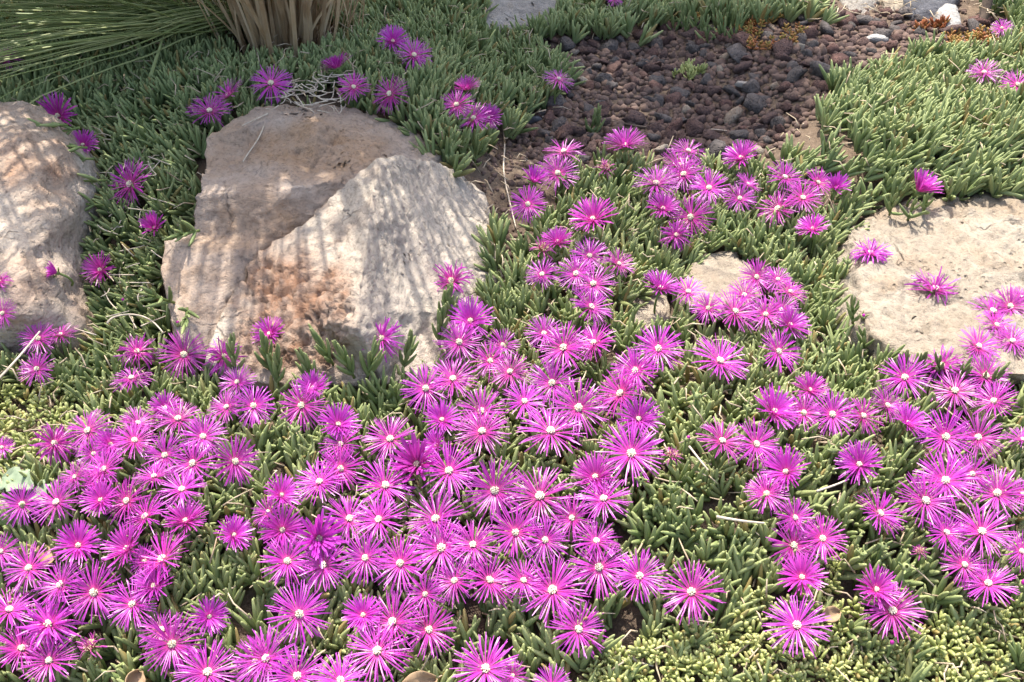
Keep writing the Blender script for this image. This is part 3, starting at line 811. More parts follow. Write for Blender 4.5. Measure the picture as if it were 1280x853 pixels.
while len(placed) < 300 and tries < 12000:
    tries += 1
    px, py = random.uniform(640, 1240), random.uniform(16, 205)
    if not in_poly(np.array([px]), np.array([py]), STONES)[0]: continue
    p, nrm = hit(px, py)
    if p is None or rock_top(p.x, p.y) > p.z - 0.002 and rock_top(p.x, p.y) > terrain(p.x, p.y) + 0.01: continue
    big = random.random()
    r = random.uniform(0.0115, 0.0155) if big < 0.68 else random.uniform(0.0155, 0.022)
    if tries < 60: r = random.uniform(0.020, 0.027)
    if any((p.x - a) ** 2 + (p.y - b) ** 2 < ((r + c) * 0.60) ** 2 for a, b, c in placed): continue
    placed.append((p.x, p.y, r))
    t = random.random()
    mk = 'lava_red' if t < 0.60 else ('lava_grey' if t < 0.93 else 'lava_tan')
    o = obj('lava_stone', stone_me[(mk, random.randrange(14))])
    o.location = (p.x, p.y, float(terrain(p.x, p.y)) + r * 0.32)
    o.rotation_euler = (random.gauss(0, .35), random.gauss(0, .35), random.uniform(0, 6.28))
    o.scale = (r, r, r * random.uniform(0.75, 1.1))
    size = 'bigger' if r > 0.0157 else 'small'
    cname = {'lava_red': 'reddish brown', 'lava_grey': 'dark grey', 'lava_tan': 'pale tan'}[mk]
    tag(o, f'{size} {cname} lava stone in the gravel bed behind the flowers', 'stone', f'{size} {cname} lava stones')
# three pale pebbles that stand out
for px, py, r, mk, lab in [(678, 35, 0.013, 'rock_white', 'white oval pebble at the edge of the dark gravel near the grey-brown rock'), (933, 112, 0.019, 'rock_grey', 'pale grey angular stone among the dark lava stones'), (1093, 54, 0.024, 'rock_white', 'flat whitish stone where the gravel meets the ice plants'), (663, 155, 0.020, 'rock_slate', 'dark blocky stone lying on bare soil beside the gravel')]:
    p, _ = hit(px, py)
    V, F = STV[random.randrange(14)]
    o = obj('pebble', mesh_from('pebble', V * r * np.array([1.2, 0.8, 0.7]), F, {'stain': np.zeros((len(V), 4))}), M[mk])
    o.location = p + Vector((0, 0, r * 0.3)); tag(o, lab, 'stone')
# small grit under them: too fine to count
gx, gy, gz, gpx, gpy = mat_points(-0.4, 1.7, 0.95, 2.6, 0.0125)
k = in_poly(gpx + 8, gpy + 4, GRAVEL)
gx, gy, gz, gpx, gpy = gx[k], gy[k], gz[k], gpx[k], gpy[k]
instones = in_poly(gpx, gpy, STONES)
pick = instones | (rng.uniform(size=len(gx)) < 0.9)
gx, gy, gz, ist = gx[pick], gy[pick], gz[pick], instones[pick]
bmv = bmesh.new(); bmesh.ops.create_icosphere(bmv, subdivisions=1, radius=1.0)
IV = np.array([v.co[:] for v in bmv.verts]); bmv.verts.index_update(); IF = np.array([[v.index for v in f.verts] for f in bmv.faces]); bmv.free()
n = len(gx)
Vv = IV[None] * rng.uniform(0.65, 1.3, (n, len(IV), 1)) * rng.uniform(0.6, 1.1, (n, 1, 3)) * (np.where(ist, rng.uniform(0.005, 0.011, n), rng.uniform(0.002, 0.0075, n)))[:, None, None]
Vv = Vv + np.stack([gx, gy, gz + 0.001], -1)[:, None, :]
o = obj('gravel', mesh_from('gravel', Vv.reshape(-1, 3), (IF[None] + (np.arange(n) * len(IV))[:, None, None]).reshape(-1, 3), smooth=False), M['gravel'])
tag(o, 'fine dark reddish grit between the lava stones', 'gravel', None, 'stuff')

# ------------------------------------------------------------------ flowers
def petals(spec, seed, withered=False):
    """unit flower (radius about 1), opening along +Z; spec: rows of (count, elev at base, elev at tip, length, width, wobble)"""
    r = np.random.default_rng(seed)
    mb = MB()
    rows = 6
    for (cnt, e0, e1, ln, wd, wob) in spec:
        az0 = r.uniform(0, 6.28)
        for i in range(cnt):
            az = az0 + 2 * np.pi * i / cnt + r.normal(0, 0.35 * 2 * np.pi / cnt)
            if r.uniform() < 0.04: continue
            L = ln * r.uniform(0.90, 1.05); w = wd * r.uniform(0.8, 1.2)
            ea = e0 + r.normal(0, wob); eb = e1 + r.normal(0, wob * 1.5)
            t = np.linspace(0, 1, rows)
            el = ea + (eb - ea) * t ** 1.2
            sway = r.normal(0, 0.15 if not withered else 0.55)
            azt = az + sway * t ** 2
            step = L / (rows - 1)
            rad = np.stack([np.cos(azt), np.sin(azt), np.zeros(rows)], -1)
            dirs = rad * np.cos(el)[:, None] + np.array([0, 0, 1.0]) * np.sin(el)[:, None]
            path = np.zeros((rows, 3)); path[0] = rad[0] * 0.07
            for q in range(1, rows): path[q] = path[q - 1] + (dirs[q - 1] + dirs[q]) * 0.5 * step
            side = np.stack([-np.sin(azt), np.cos(azt), np.zeros(rows)], -1)
            up = np.cross(dirs, side) * -1
            tw = r.normal(0, 0.25 if not withered else 0.9) * t
            sd = side * np.cos(tw)[:, None] + up * np.sin(tw)[:, None]
            un = up * np.cos(tw)[:, None] - side * np.sin(tw)[:, None]
            wp = w * np.array([0.55, 0.80, 0.96, 1.05, 1.0, 0.55])
            fold = 0.22 if not withered else 0.6
            A_ = path - sd * wp[:, None] * 0.5 + un * (wp * fold * 0.5)[:, None]
            B_ = path
            C_ = path + sd * wp[:, None] * 0.5 + un * (wp * fold * 0.5)[:, None]
            V = np.concatenate([A_, B_, C_])
            F = []
            for q in range(rows - 1):
                a, b, c = q, rows + q, 2 * rows + q
                F += [(a, b, b + 1), (a, b + 1, a + 1), (b, c, c + 1), (b, c + 1, b + 1)]
            col = np.ones((3 * rows, 4)); col[:, 0] = r.uniform(0, 1); col[:, 1] = np.tile(t, 3); col[:, 2] = r.uniform(0, 0.7)
            mb.add(V, np.array(F), col)
    return mb.mesh('petals')
def centre(seed, rad=0.125, hgt=0.19, n=54, spread=0.55):
    r = np.random.default_rng(seed); mb = MB()
    for i in range(n):
        f = math.sqrt((i + 0.5) / n); a = i * 2.39996 + r.normal(0, 0.2)
        b = np.array([math.cos(a) * f * rad * 0.7, math.sin(a) * f * rad * 0.7, 0.0])
        tip = b * (1 + spread) + np.array([0, 0, hgt * (1.0 - 0.35 * f * f) * r.uniform(0.8, 1.15)])
        mid = (b + tip) * 0.5 + np.array([0, 0, 0.02])
        V, F, A = tube(np.array([b, mid, tip]), np.array([0.018, 0.014, 0.022]), 4, (r.uniform(), 0, r.uniform(), 1))
        mb.add(V, F, A)
    return mb.mesh('centre')
def calyx(seed):
    r = np.random.default_rng(seed); mb = MB()
    prof = [(0.0, -0.30), (0.07, -0.28), (0.16, -0.16), (0.18, -0.04), (0.12, 0.03)]
    V = []; s = 8
    for (rr, z) in prof:
        for j in range(s): V.append((rr * math.cos(j * 6.2832 / s), rr * math.sin(j * 6.2832 / s), z))
    F = []
    for k in range(len(prof) - 1):
        for j in range(s):
            p, q = k * s + j, k * s + (j + 1) % s
            F += [(p, q, q + s), (p, q + s, p + s)]
    A = np.ones((len(V), 4)); A[:, 0] = 0.5; A[:, 1] = 0.3; A[:, 2] = 0.2
    mb.add(np.array(V), np.array(F), A)
    P = np.zeros((5, 3)); D = []
    for j in range(5):
        a = j * 1.2566 + r.normal(0, .1); P[j] = (0.13 * math.cos(a), 0.13 * math.sin(a), -0.10); D.append((math.cos(a), math.sin(a), 0.35 + r.normal(0, .15)))
    V, F, A = place_leaves(LT, P, np.array(D), np.full(5, 0.42) * r.uniform(0.7, 1.2, 5), np.full(5, 0.06), np.full(5, 0.1), np.tile([[0.5, 0.2]], (5, 1)), np.cross(np.array(D), np.array([[0, 0, 1.0]])))
    mb.add(V, F, A)
    return mb.mesh('calyx')
PETAL = {
 'O': [petals([(30, .26, -.12, 1.02, .038, .16), (28, .50, .04, .99, .037, .19), (22, .82, .32, .84, .034, .21)], 100 + k) for k in range(9)],
 'F': [petals([(30, .06, -.32, 1.02, .038, .16), (28, .28, -.14, .98, .037, .19), (20, .60, .18, .80, .034, .21)], 120 + k) for k in range(5)],
 'C': [petals([(36, .60, .24, 1.06, .060, .12), (34, .85, .48, 1.00, .058, .12), (24, 1.1, .8, .82, .052, .12)], 140 + k) for k in range(4)],
 'H': [petals([(24, .95, .70, 1.10, .095, .12), (22, 1.1, .9, 1.0, .09, .12), (14, 1.3, 1.1, .8, .08, .1)], 160 + k) for k in range(3)],
 'W': [petals([(30, .35, -1.1, 1.05, .062, .40), (28, .6, .0, .98, .060, .38), (16, .9, .7, .8, .055, .4)], 180 + k, True) for k in range(4)],
 'S': [petals([(26, .9, 1.5, .62, .055, .5), (14, .3, -.6, .75, .05, .5)], 190 + k, True) for k in range(3)],
}
for kk, lst in PETAL.items():
    for me in lst: me.materials.append(M['petal'] if kk in 'OFCHW' else M['petal_dry'])
CENTRE = {'O': [centre(300 + k) for k in range(4)], 'C': [centre(310 + k, 0.13, 0.22, 36, 0.2) for k in range(3)], 'S': [centre(320 + k, 0.26, 0.34, 60, 0.7) for k in range(2)]}
for kk, lst in CENTRE.items():
    for me in lst: me.materials.append(M['centre_dry'] if kk == 'S' else M['centre'])
CALYX = [calyx(400 + k) for k in range(3)]
for me in CALYX: me.materials.append(M['stem'])

FL = [
 # behind and above the boulders
 (8, 75, 40, 'O'), (74, 146, 46, 'C'), (104, 182, 31, 'C'), (262, 140, 52, 'O'), (287, 120, 52, 'O'), (339, 105, 52, 'F'), (422, 86, 37, 'C'), (442, 110, 42, 'O'), (488, 118, 50, 'F'), (491, 53, 33, 'C'), (517, 70, 46, 'O'),
 (583, 113, 32, 'C'), (571, 132, 45, 'O'), (592, 149, 47, 'O'), (610, 148, 28, 'C'), (698, 100, 40, 'F'), (767, -1, 24, 'O'),
 # cascade between the boulders
 (164, 231, 62, 'O'), (194, 286, 25, 'H'), (126, 338, 35, 'C'), (71, 341, 19, 'H'), (0, 352, 26, 'W'), (4, 392, 38, 'O'), (48, 424, 46, 'O'), (76, 420, 44, 'O'), (47, 462, 46, 'O'),
 # by the gravel
 (781, 184, 42, 'C'), (705, 191, 52, 'F'), (860, 190, 46, 'F'), (757, 211, 25, 'S'), (848, 208, 50, 'O'), (927, 199, 37, 'C'), (660, 256, 46, 'O'), (697, 218, 52, 'O'), (667, 228, 24, 'H'), (820, 231, 58, 'O'), (855, 219, 52, 'O'), (886, 236, 50, 'O'),
 (828, 262, 34, 'C'), (864, 272, 56, 'F'), (845, 295, 36, 'W'), (924, 249, 42, 'O'), (934, 231, 34, 'O'), (742, 276, 48, 'C'), (980, 223, 48, 'O'), (973, 262, 52, 'O'), (1003, 249, 50, 'O'), (1022, 229, 40, 'O'), (1044, 236, 24, 'H'), (1016, 288, 34, 'C'),
 (697, 304, 34, 'C'), (678, 312, 30, 'S'), (737, 321, 48, 'O'), (773, 331, 42, 'O'), (678, 344, 44, 'O'), (720, 343, 50, 'O'), (742, 356, 54, 'F'), (738, 385, 56, 'O'), (1147, 239, 34, 'H'), (1252, 36, 26, 'O'), (1230, 92, 42, 'O'), (1271, 107, 44, 'F'),
 # round the small cream rock and down
 (825, 362, 42, 'C'), (860, 366, 46, 'O'), (885, 386, 42, 'O'), (918, 391, 62, 'O'), (945, 347, 46, 'O'), (930, 370, 44, 'O'), (957, 394, 46, 'O'), (972, 350, 38, 'F'), (987, 366, 44, 'O'), (976, 388, 46, 'O'), (986, 408, 42, 'C'), (972, 440, 58, 'O'),
 (1088, 318, 44, 'W'), (1168, 363, 54, 'W'), (1240, 391, 62, 'F'), (1262, 384, 54, 'O'), (1276, 372, 32, 'O'), (1222, 434, 56, 'O'), (1265, 428, 54, 'O'), (1245, 408, 48, 'O'),
 (338, 419, 38, 'C'), (477, 424, 48, 'W'), (565, 352, 48, 'W'), (588, 403, 48, 'C'), (574, 429, 58, 'O'), (613, 452, 50, 'O'), (628, 432, 42, 'O'), (638, 466, 54, 'O'), (680, 418, 48, 'O'), (705, 436, 66, 'O'), (743, 430, 56, 'O'), (823, 437, 62, 'O'),
 (899, 453, 72, 'O'), (795, 464, 60, 'O'), (691, 480, 64, 'O'), (777, 493, 70, 'O'), (798, 525, 46, 'C'), (655, 503, 54, 'O'), (723, 511, 74, 'O'), (688, 541, 80, 'O'), (789, 568, 80, 'O'), (840, 570, 26, 'S'), (745, 598, 50, 'C'), (902, 553, 62, 'O'), (944, 556, 62, 'O'),
 (532, 486, 60, 'F'), (566, 475, 60, 'O'), (552, 526, 40, 'C'), (547, 558, 36, 'C'), (602, 515, 62, 'O'), (603, 541, 68, 'O'), (488, 550, 64, 'O'), (522, 582, 48, 'H'), (561, 590, 72, 'O'), (481, 608, 70, 'O'), (619, 613, 76, 'O'), (675, 622, 84, 'O'), (755, 625, 66, 'O'),
 # right group
 (966, 516, 52, 'C'), (1004, 517, 50, 'O'), (1012, 489, 36, 'C'), (1040, 519, 60, 'O'), (1078, 521, 52, 'O'), (1108, 508, 50, 'O'), (1133, 531, 44, 'C'), (1131, 473, 60, 'O'), (1177, 458, 46, 'W'), (1194, 490, 62, 'F'), (1231, 471, 60, 'O'), (1243, 503, 58, 'O'),
 (1181, 547, 72, 'O'), (1222, 548, 62, 'O'), (1075, 582, 48, 'C'), (984, 591, 50, 'C'), (958, 618, 54, 'O'), (1182, 602, 74, 'O'), (1156, 627, 72, 'O'), (1247, 618, 70, 'O'), (1215, 593, 48, 'O'), (1098, 643, 66, 'O'), (1278, 551, 44, 'O'), (1278, 618, 40, 'O'),
 (993, 648, 50, 'O'), (1028, 674, 58, 'O'), (991, 682, 66, 'O'), (1002, 723, 48, 'C'), (996, 783, 76, 'O'), (1115, 765, 76, 'O'), (1094, 738, 46, 'C'), (1227, 666, 72, 'O'), (1182, 667, 58, 'O'), (1205, 707, 54, 'F'), (1235, 731, 66, 'O'), (1276, 690, 50, 'O'), (1150, 690, 20, 'S'),
 # front left group
 (172, 441, 44, 'W'), (165, 474, 50, 'F'), (230, 444, 60, 'O'), (279, 447, 46, 'W'), (297, 479, 46, 'O'), (284, 510, 48, 'O'), (317, 508, 54, 'O'), (207, 511, 34, 'C'), (223, 525, 58, 'O'), (254, 547, 58, 'O'), (172, 530, 46, 'O'), (168, 552, 54, 'O'),
 (111, 539, 60, 'F'), (68, 555, 48, 'W'), (117, 568, 42, 'O'), (138, 556, 34, 'C'), (131, 588, 58, 'O'), (207, 570, 56, 'O'), (242, 580, 62, 'O'), (293, 577, 60, 'O'), (193, 597, 48, 'O'), (228, 613, 56, 'O'), (95, 597, 44, 'O'), (123, 604, 40, 'W'), (127, 626, 40, 'C'),
 (160, 627, 60, 'O'), (72, 629, 62, 'O'), (28, 631, 52, 'O'), (3, 560, 30, 'O'), (378, 507, 62, 'F'), (392, 486, 36, 'C'), (422, 532, 44, 'C'), (428, 556, 56, 'O'), (425, 586, 58, 'O'), (400, 604, 62, 'O'), (351, 620, 40, 'C'), (336, 641, 44, 'O'),
 (98, 683, 48, 'C'), (37, 711, 62, 'O'), (183, 647, 62, 'O'), (161, 687, 52, 'C'), (232, 653, 46, 'C'), (291, 670, 40, 'C'), (205, 701, 80, 'O'), (180, 702, 40, 'O'), (77, 732, 64, 'O'), (118, 741, 72, 'O'), (166, 756, 62, 'O'), (194, 734, 46, 'C'), (12, 764, 66, 'O'),
 (62, 781, 66, 'W'), (26, 812, 64, 'O'), (62, 827, 66, 'O'), (114, 809, 34, 'S'), (215, 805, 74, 'O'), (202, 788, 56, 'F'), (261, 771, 40, 'C'), (259, 842, 80, 'O'), (320, 828, 60, 'O'),
 # front centre
 (353, 663, 50, 'C'), (359, 702, 64, 'O'), (405, 707, 66, 'O'), (436, 650, 66, 'O'), (398, 674, 48, 'H'), (457, 698, 60, 'O'), (474, 651, 64, 'O'), (501, 705, 68, 'O'), (545, 650, 74, 'O'), (552, 686, 80, 'O'), (592, 682, 62, 'O'), (569, 727, 60, 'O'), (532, 743, 50, 'O'),
 (611, 727, 70, 'O'), (373, 768, 76, 'F'), (454, 770, 42, 'C'), (492, 779, 80, 'O'), (535, 788, 68, 'O'), (472, 815, 80, 'F'), (334, 824, 76, 'O'), (371, 846, 72, 'O'), (425, 852, 70, 'O'), (607, 837, 80, 'O'), (644, 666, 64, 'O'), (681, 676, 60, 'O'),
 (716, 648, 56, 'O'), (745, 678, 60, 'O'), (749, 710, 74, 'F'), (799, 721, 66, 'O'), (691, 739, 84, 'O'), (654, 727, 56, 'O'), (865, 741, 76, 'O'), (722, 788, 72, 'O'), (640, 845, 40, 'O'), (0, 690, 46, 'O'), (690, 858, 50, 'O'),
]
STATE = {'O': 'wide open', 'F': 'flat open', 'C': 'half open', 'H': 'barely open', 'W': 'withered ragged', 'S': 'spent shrivelled'}
PLACE = [
 (lambda x, y: y < 60 and x > 1200, 'beside the leaning brown stick'),
 (lambda x, y: y < 30 and x > 700, 'at the far edge of the gravel'),
 (lambda x, y: x > 1200 and y < 130, 'in the pale bed above the flat cream rock'),
 (lambda x, y: x < 120 and y < 200, 'on top of the tall streaked rock'),
 (lambda x, y: x < 140 and y < 400, 'against the face of the tall streaked rock'),
 (lambda x, y: x < 230 and y < 300, 'in the gap beside the brown stepped boulder'),
 (lambda x, y: x < 500 and 95 < y < 150, 'draped over the brown stepped boulder'),
 (lambda x, y: x < 540 and y < 95, 'in the shade behind the brown stepped boulder'),
 (lambda x, y: x < 640 and y < 160, 'between stepped boulder and gravel'),
 (lambda x, y: x < 720 and y < 110, 'lying over the shaded gravel edge'),
 (lambda x, y: x < 100 and y < 480, 'at the foot of the tall streaked rock'),
 (lambda x, y: 560 > x > 300 and y < 440 or (540 < x < 580 and y < 360), 'against the pointed pale boulder'),
 (lambda x, y: x > 1130 and y < 250, 'at the top edge of the flat cream rock'),
 (lambda x, y: x > 1060 and y < 370, 'hanging over the flat cream rock'),
 (lambda x, y: x > 1200 and y < 440, 'at the lower side of the flat cream rock'),
 (lambda x, y: x < 800 and y < 400 and x > 640, 'on the soil strip beside the pointed boulder'),
 (lambda x, y: y < 300, 'in the row along the front of the gravel'),
 (lambda x, y: x > 800 and y < 450, 'round the half-buried cream rock'),
 (lambda x, y: x > 880 and y < 570 and x < 1150, 'in the string below the cream rock'),
 (lambda x, y: x > 1120 and y < 760, 'in the clump below the cream rock'),
 (lambda x, y: x > 940 and y < 740, 'in the group above the sedum'),
 (lambda x, y: x > 840, 'standing over the yellow green sedum'),
 (lambda x, y: x < 330 and y < 660, 'in the drift below the streaked rock'),
 (lambda x, y: x < 340, 'low under the streaked rock drift'),
 (lambda x, y: x < 450 and y < 640, 'under the rusty corner of the pointed boulder'),
 (lambda x, y: y < 600, 'in the patch below the pointed boulder'),
 (lambda x, y: True, 'in the dense slope-bottom patch'),
]
def place_of(x, y):
    for f, s in PLACE:
        if f(x, y): return s
LIP = {'H': 0.62, 'C': 0.80, 'W': 0.82, 'S': 0.62, 'O': 0.97, 'F': 0.98}
def flower(px, py, w, st, idx):
    p, nrm = hit(px, py, CARPET)
    if p is None: return
    gz = max(float(terrain(p.x, p.y)), rock_top(p.x, p.y) if rock_top(p.x, p.y) < p.z + 0.003 else -9)
    dep = to_px(p.x, p.y, p.z)[2]
    rr = 0.5 * w * dep / FPX / LIP[st]
    rr = min(max(rr, 0.009), 0.036)
    # lift the head a little off the leaves; nearer heads stay lower
    up = random.uniform(0.0, 0.010)
    d = ray(px, py).normalized()
    p = p - d * up
    tilt_y = -0.40 + random.gauss(0, 0.28) - 0.10 * max(0, (430 - py) / 430)
    tilt_x = random.gauss(0, 0.34)
    if st in 'CH': tilt_y *= 0.75
    if px < 240 and 120 < py < 400: tilt_y -= 0.55; tilt_x -= 0.1
    if (px, py) == (71, 341): tilt_x = -1.2
    if (px, py) in ((698, 100),): tilt_x = 0.3; tilt_y = -0.05
    if (px, py) in ((705, 191), (860, 190)): tilt_y = -0.02
    if (px, py) == (1147, 239): tilt_x = 0.5
    N = Vector((tilt_x, tilt_y, 1)).normalized()
    base = Vector((p.x - N.x * 0.012, p.y - N.y * 0.02 + 0.004, max(min(gz, p.z - 0.02) - 0.004, p.z - 0.085)))
    root = empty('ice_plant_flower', base)
    pl = place_of(px, py)
    sz = ('big ' if w >= 70 else ('small ' if w < 50 else '')) if st in 'OF' else ''
    suf = ''
    near = sorted((math.hypot(px - a, py - b), t) for a, b, _, t in FL if (a, b) != (px, py))
    odd = [t for dd, t in near if dd < 50 and t in 'CHWS' and t != st]
    if near[0][0] > 68: suf = ' standing apart from others'
    elif odd: suf = ' touching a ' + STATE[odd[0]] + ' one'
    elif sum(dd < 58 for dd, t in near) >= 6: suf = ' ringed by many others'
    elif sum(dd < 58 for dd, t in near) <= 1: suf = ' with one close neighbour'
    lab = f'{sz}{STATE[st]} magenta flower {pl}'
    if len((lab + suf).replace('-', ' ').split()) > 16: suf = ''
    tag(root, lab + suf, 'flower', f'{sz}{STATE[st]} flowers {pl}{suf}')
    q = N.to_track_quat('Z', 'Y') @ Quaternion((0, 0, 1), random.uniform(0, 6.28))
    off = p - base
    T = Matrix.Translation(off) @ q.to_matrix().to_4x4() @ Matrix.Diagonal((rr, rr, rr, 1))
    a = obj('petals', random.choice(PETAL[st]), None, root); a.matrix_local = T; a['kind'] = 'stuff'
    ck = 'S' if st == 'S' else ('C' if st in 'CH' else 'O')
    c = obj('centre', random.choice(CENTRE[ck]), None, root); c.matrix_local = T
    k = obj('calyx', random.choice(CALYX), None, root); k.matrix_local = T
    e = off - N * rr * 0.28
    t = np.linspace(0, 1, 5)[:, None]
    m1 = np.array([0, 0, 0.0]); m2 = np.array(e) - np.array(N) * 0.02; m3 = np.array(e)
    path = (1 - t) ** 2 * m1 + 2 * t * (1 - t) * m2 + t ** 2 * m3
    V, F, A = tube(path, np.full(5, 0.0015), 5, (0.5, 0, 0.2, 1))
    obj('stem', mesh_from('stem', V, F, {'tint': A}), M['stem'], root)
for i, (px, py, w, st) in enumerate(FL):
    flower(px, py, w, st, i)

# ------------------------------------------------------------------ buds
def bud_mesh():
    mb = MB(); s = 8
    prof = [(0.0, 0.0), (0.55, 0.05), (0.95, 0.45), (1.0, 0.9), (0.75, 1.4), (0.35, 1.75)]
    V = [(r * math.cos(j * 6.2832 / s) * (1 + 0.08 * (j % 2)), r * math.sin(j * 6.2832 / s) * (1 + 0.08 * (j % 2)), z) for r, z in prof for j in range(s)]
    F = []
    for k in range(len(prof) - 1):
        for j in range(s):
            p, q = k * s + j, k * s + (j + 1) % s
            F += [(p, q, q + s), (p, q + s, p + s)]
    A = np.ones((len(V), 4)); A[:, 0] = 0.75; A[:, 1] = np.repeat([0, .1, .3, .5, .7, .9], s); A[:, 2] = 0.2
    mb.add(np.array(V), np.array(F), A)
    P = np.zeros((4, 3)); D = []
    for j in range(4):
        a = j * 1.5708; P[j] = (0.5 * math.cos(a), 0.5 * math.sin(a), 0.3); D.append((math.cos(a) * 0.6, math.sin(a) * 0.6, 1.0))
    V, F, A = place_leaves(LT, P, np.array(D), np.full(4, 2.6), np.full(4, 0.36), np.full(4, 0.15), np.tile([[0.6, 0.2]], (4, 1)), np.cross(np.array(D), np.array([[0, 0, 1.0]])))
    mb.add(V, F, A)
    return mb.mesh('bud')
def bud_tip():
    V, F, A = tube(np.array([[0, 0, 1.1], [0, 0, 1.6], [0, 0, 2.1], [0, 0, 2.4]]), np.array([0.5, 0.62, 0.5, 0.15]), 8, (0.2, 0.6, 0.9, 1))
    A[:, 1] = 0.5
    return mesh_from('petal_tip', V, F, {'tint': A})
BUDM, TIPM = bud_mesh(), bud_tip()
BUDM.materials.append(M['leaf']); TIPM.materials.append(M['petal'])
def bud(px, py, r, pink, label, group):
    p, _ = hit(px, py, CARPET)
    if p is None: return
    gz = float(terrain(p.x, p.y))
    base = Vector((p.x, p.y + 0.006, max(min(gz, p.z - 0.02), p.z - 0.09)))
    root = empty('flower_bud', base); tag(root, label, 'bud', group)
    N = Vector((random.gauss(0, .25), random.gauss(-.2, .2), 1)).normalized()
    T = Matrix.Translation(p - base) @ N.to_track_quat('Z', 'Y').to_matrix().to_4x4() @ Matrix.Diagonal((r, r, r, 1))
    b = obj('sepals', BUDM, None, root); b.matrix_local = T
    if pink:
        k = obj('petal_tip', TIPM, None, root); k.matrix_local = T
    V, F, A = tube(np.array([(0, 0, 0), tuple((p - base) * 0.5), tuple(p - base)]), np.full(3, 0.0014), 5, (0.5, 0, 0.2, 1))
    obj('stem', mesh_from('stem', V, F, {'tint': A}), M['stem'], root)
for px, py in [(156, 378), (222, 408)]: bud(px, py, 0.0030, True, 'closed bud with a pink tip below the brown stepped boulder', 'pink buds below the stepped boulder')
bud(1078, 398, 0.0032, True, 'closed bud with a pink tip on the cream flat rock', None)
bud(857, 551, 0.0032, True, 'closed bud with a pink tip above the spent flower', None)
bud(1115, 806, 0.0035, True, 'closed bud with a pink tip in the yellow green sedum', None)
bud(1278, 733, 0.0045, True, 'closed bud with a pink tip beside the thick clump of blooms', None)
for px, py in [(1080, 695), (1102, 685), (1150, 692), (1132, 710), (1012, 570), (1042, 565), (1133, 555), (870, 498), (952, 452), (935, 512), (1035, 445), (1010, 460), (966, 328), (985, 300), (800, 600), (840, 612), (705, 226), (345, 690), (368, 540), (1060, 330)]:
    bud(px, py, random.uniform(0.0034, 0.0046), False, 'round closed green bud standing among the ice plant leaves', 'green buds')

# ------------------------------------------------------------------ tall grass tuft with a skirt of dead blades
TB = Vector((-0.385, 1.80, float(terrain(-0.385, 1.80))))
tuft = empty('grass_tuft', TB)
tag(tuft, 'tall tussock of wiry green blades with a thick skirt of straw', 'grass tuft')
def blade_geo(path, w, tint, nrm=(0, 0, 1)):
    path = np.asarray(path); n = len(path)
    T = np.gradient(path, axis=0); T /= np.linalg.norm(T, axis=1)[:, None]
    S = np.cross(T, np.array(nrm)); S /= np.linalg.norm(S, axis=1)[:, None] + 1e-9
    U = np.cross(S, T)
    wp = w * np.interp(np.linspace(0, 1, n), [0, 0.15, 0.7, 1], [0.8, 1, 0.8, 0.12])
    a = path - S * wp[:, None] * 0.5 + U * wp[:, None] * 0.18; c = path + S * wp[:, None] * 0.5 + U * wp[:, None] * 0.18; b = path - U * wp[:, None] * 0.12
    V = np.concatenate([a, b, c]); F = []
    for q in range(n - 1):
        i, j, k = q, n + q, 2 * n + q
        F += [(i, j, j + 1), (i, j + 1, i + 1), (j, k, k + 1), (j, k + 1, j + 1)]
    A = np.ones((len(V), 4)); A[:, 0] = tint; A[:, 1] = np.tile(np.linspace(0, 1, n), 3)
    return V, np.array(F), A
def arc(az, e0, e1, L, r0, n=12, z0=0.0, bow=1.3):
    t = np.linspace(0, 1, n); el = e0 + (e1 - e0) * t ** bow
    rad = np.array([math.cos(az), math.sin(az), 0.0])
    d = rad[None] * np.cos(el)[:, None] + np.array([0, 0, 1.0])[None] * np.sin(el)[:, None]
    p = np.cumsum(d, 0) * (L / n); p = p - p[0] + rad * r0 + np.array([0, 0, z0])
    return p
# green blades sweeping out low over the bed
for k in range(95):
    az = math.pi + random.uniform(-0.55, 0.50)
    e0 = random.uniform(0.08, 0.55); e1 = e0 - random.uniform(0.12, 0.50)
    p = arc(az, e0, e1, random.uniform(0.40, 0.80), random.uniform(0.02, 0.10), 12, random.uniform(0.02, 0.07))
    g = terrain(p[:, 0] + TB.x, p[:, 1] + TB.y) - TB.z + random.uniform(0.055, 0.085)
    p[:, 2] = np.maximum(p[:, 2], g)
    V, F, A = blade_geo(p, random.uniform(0.0038, 0.0062), random.uniform(0.1, 1.0))
    obj('blade', mesh_from('blade', V, F, {'tint': A}), M['blade'], tuft)
for k in range(58):
    az = math.pi + random.uniform(0.15, 0.95)
    e0 = random.uniform(0.12, 0.36); e1 = e0 - random.uniform(0.25, 0.6)
    p = arc(az, e0, e1, random.uniform(0.45, 0.85), random.uniform(0.03, 0.10), 12, random.uniform(0.02, 0.06))
    g = terrain(p[:, 0] + TB.x, p[:, 1] + TB.y) - TB.z + random.uniform(0.06, 0.09)
    p[:, 2] = np.maximum(p[:, 2], g)
    V, F, A = blade_geo(p, random.uniform(0.0036, 0.0056), random.uniform(0.5, 1.0))
    obj('blade', mesh_from('blade', V, F, {'tint': A}), M['blade'], tuft)
for k in range(60):
    az = math.pi + random.uniform(-0.5, 0.75)
    e0 = random.uniform(0.55, 1.2); e1 = e0 - random.uniform(0.1, 0.5)
    p = arc(az, e0, e1, random.uniform(0.40, 0.80), random.uniform(0.04, 0.11), 10, random.uniform(0.0, 0.05))
    V, F, A = blade_geo(p, random.uniform(0.0038, 0.0066), random.uniform(0.3, 1.0))
    obj('blade', mesh_from('blade', V, F, {'tint': A}), M['blade'], tuft)
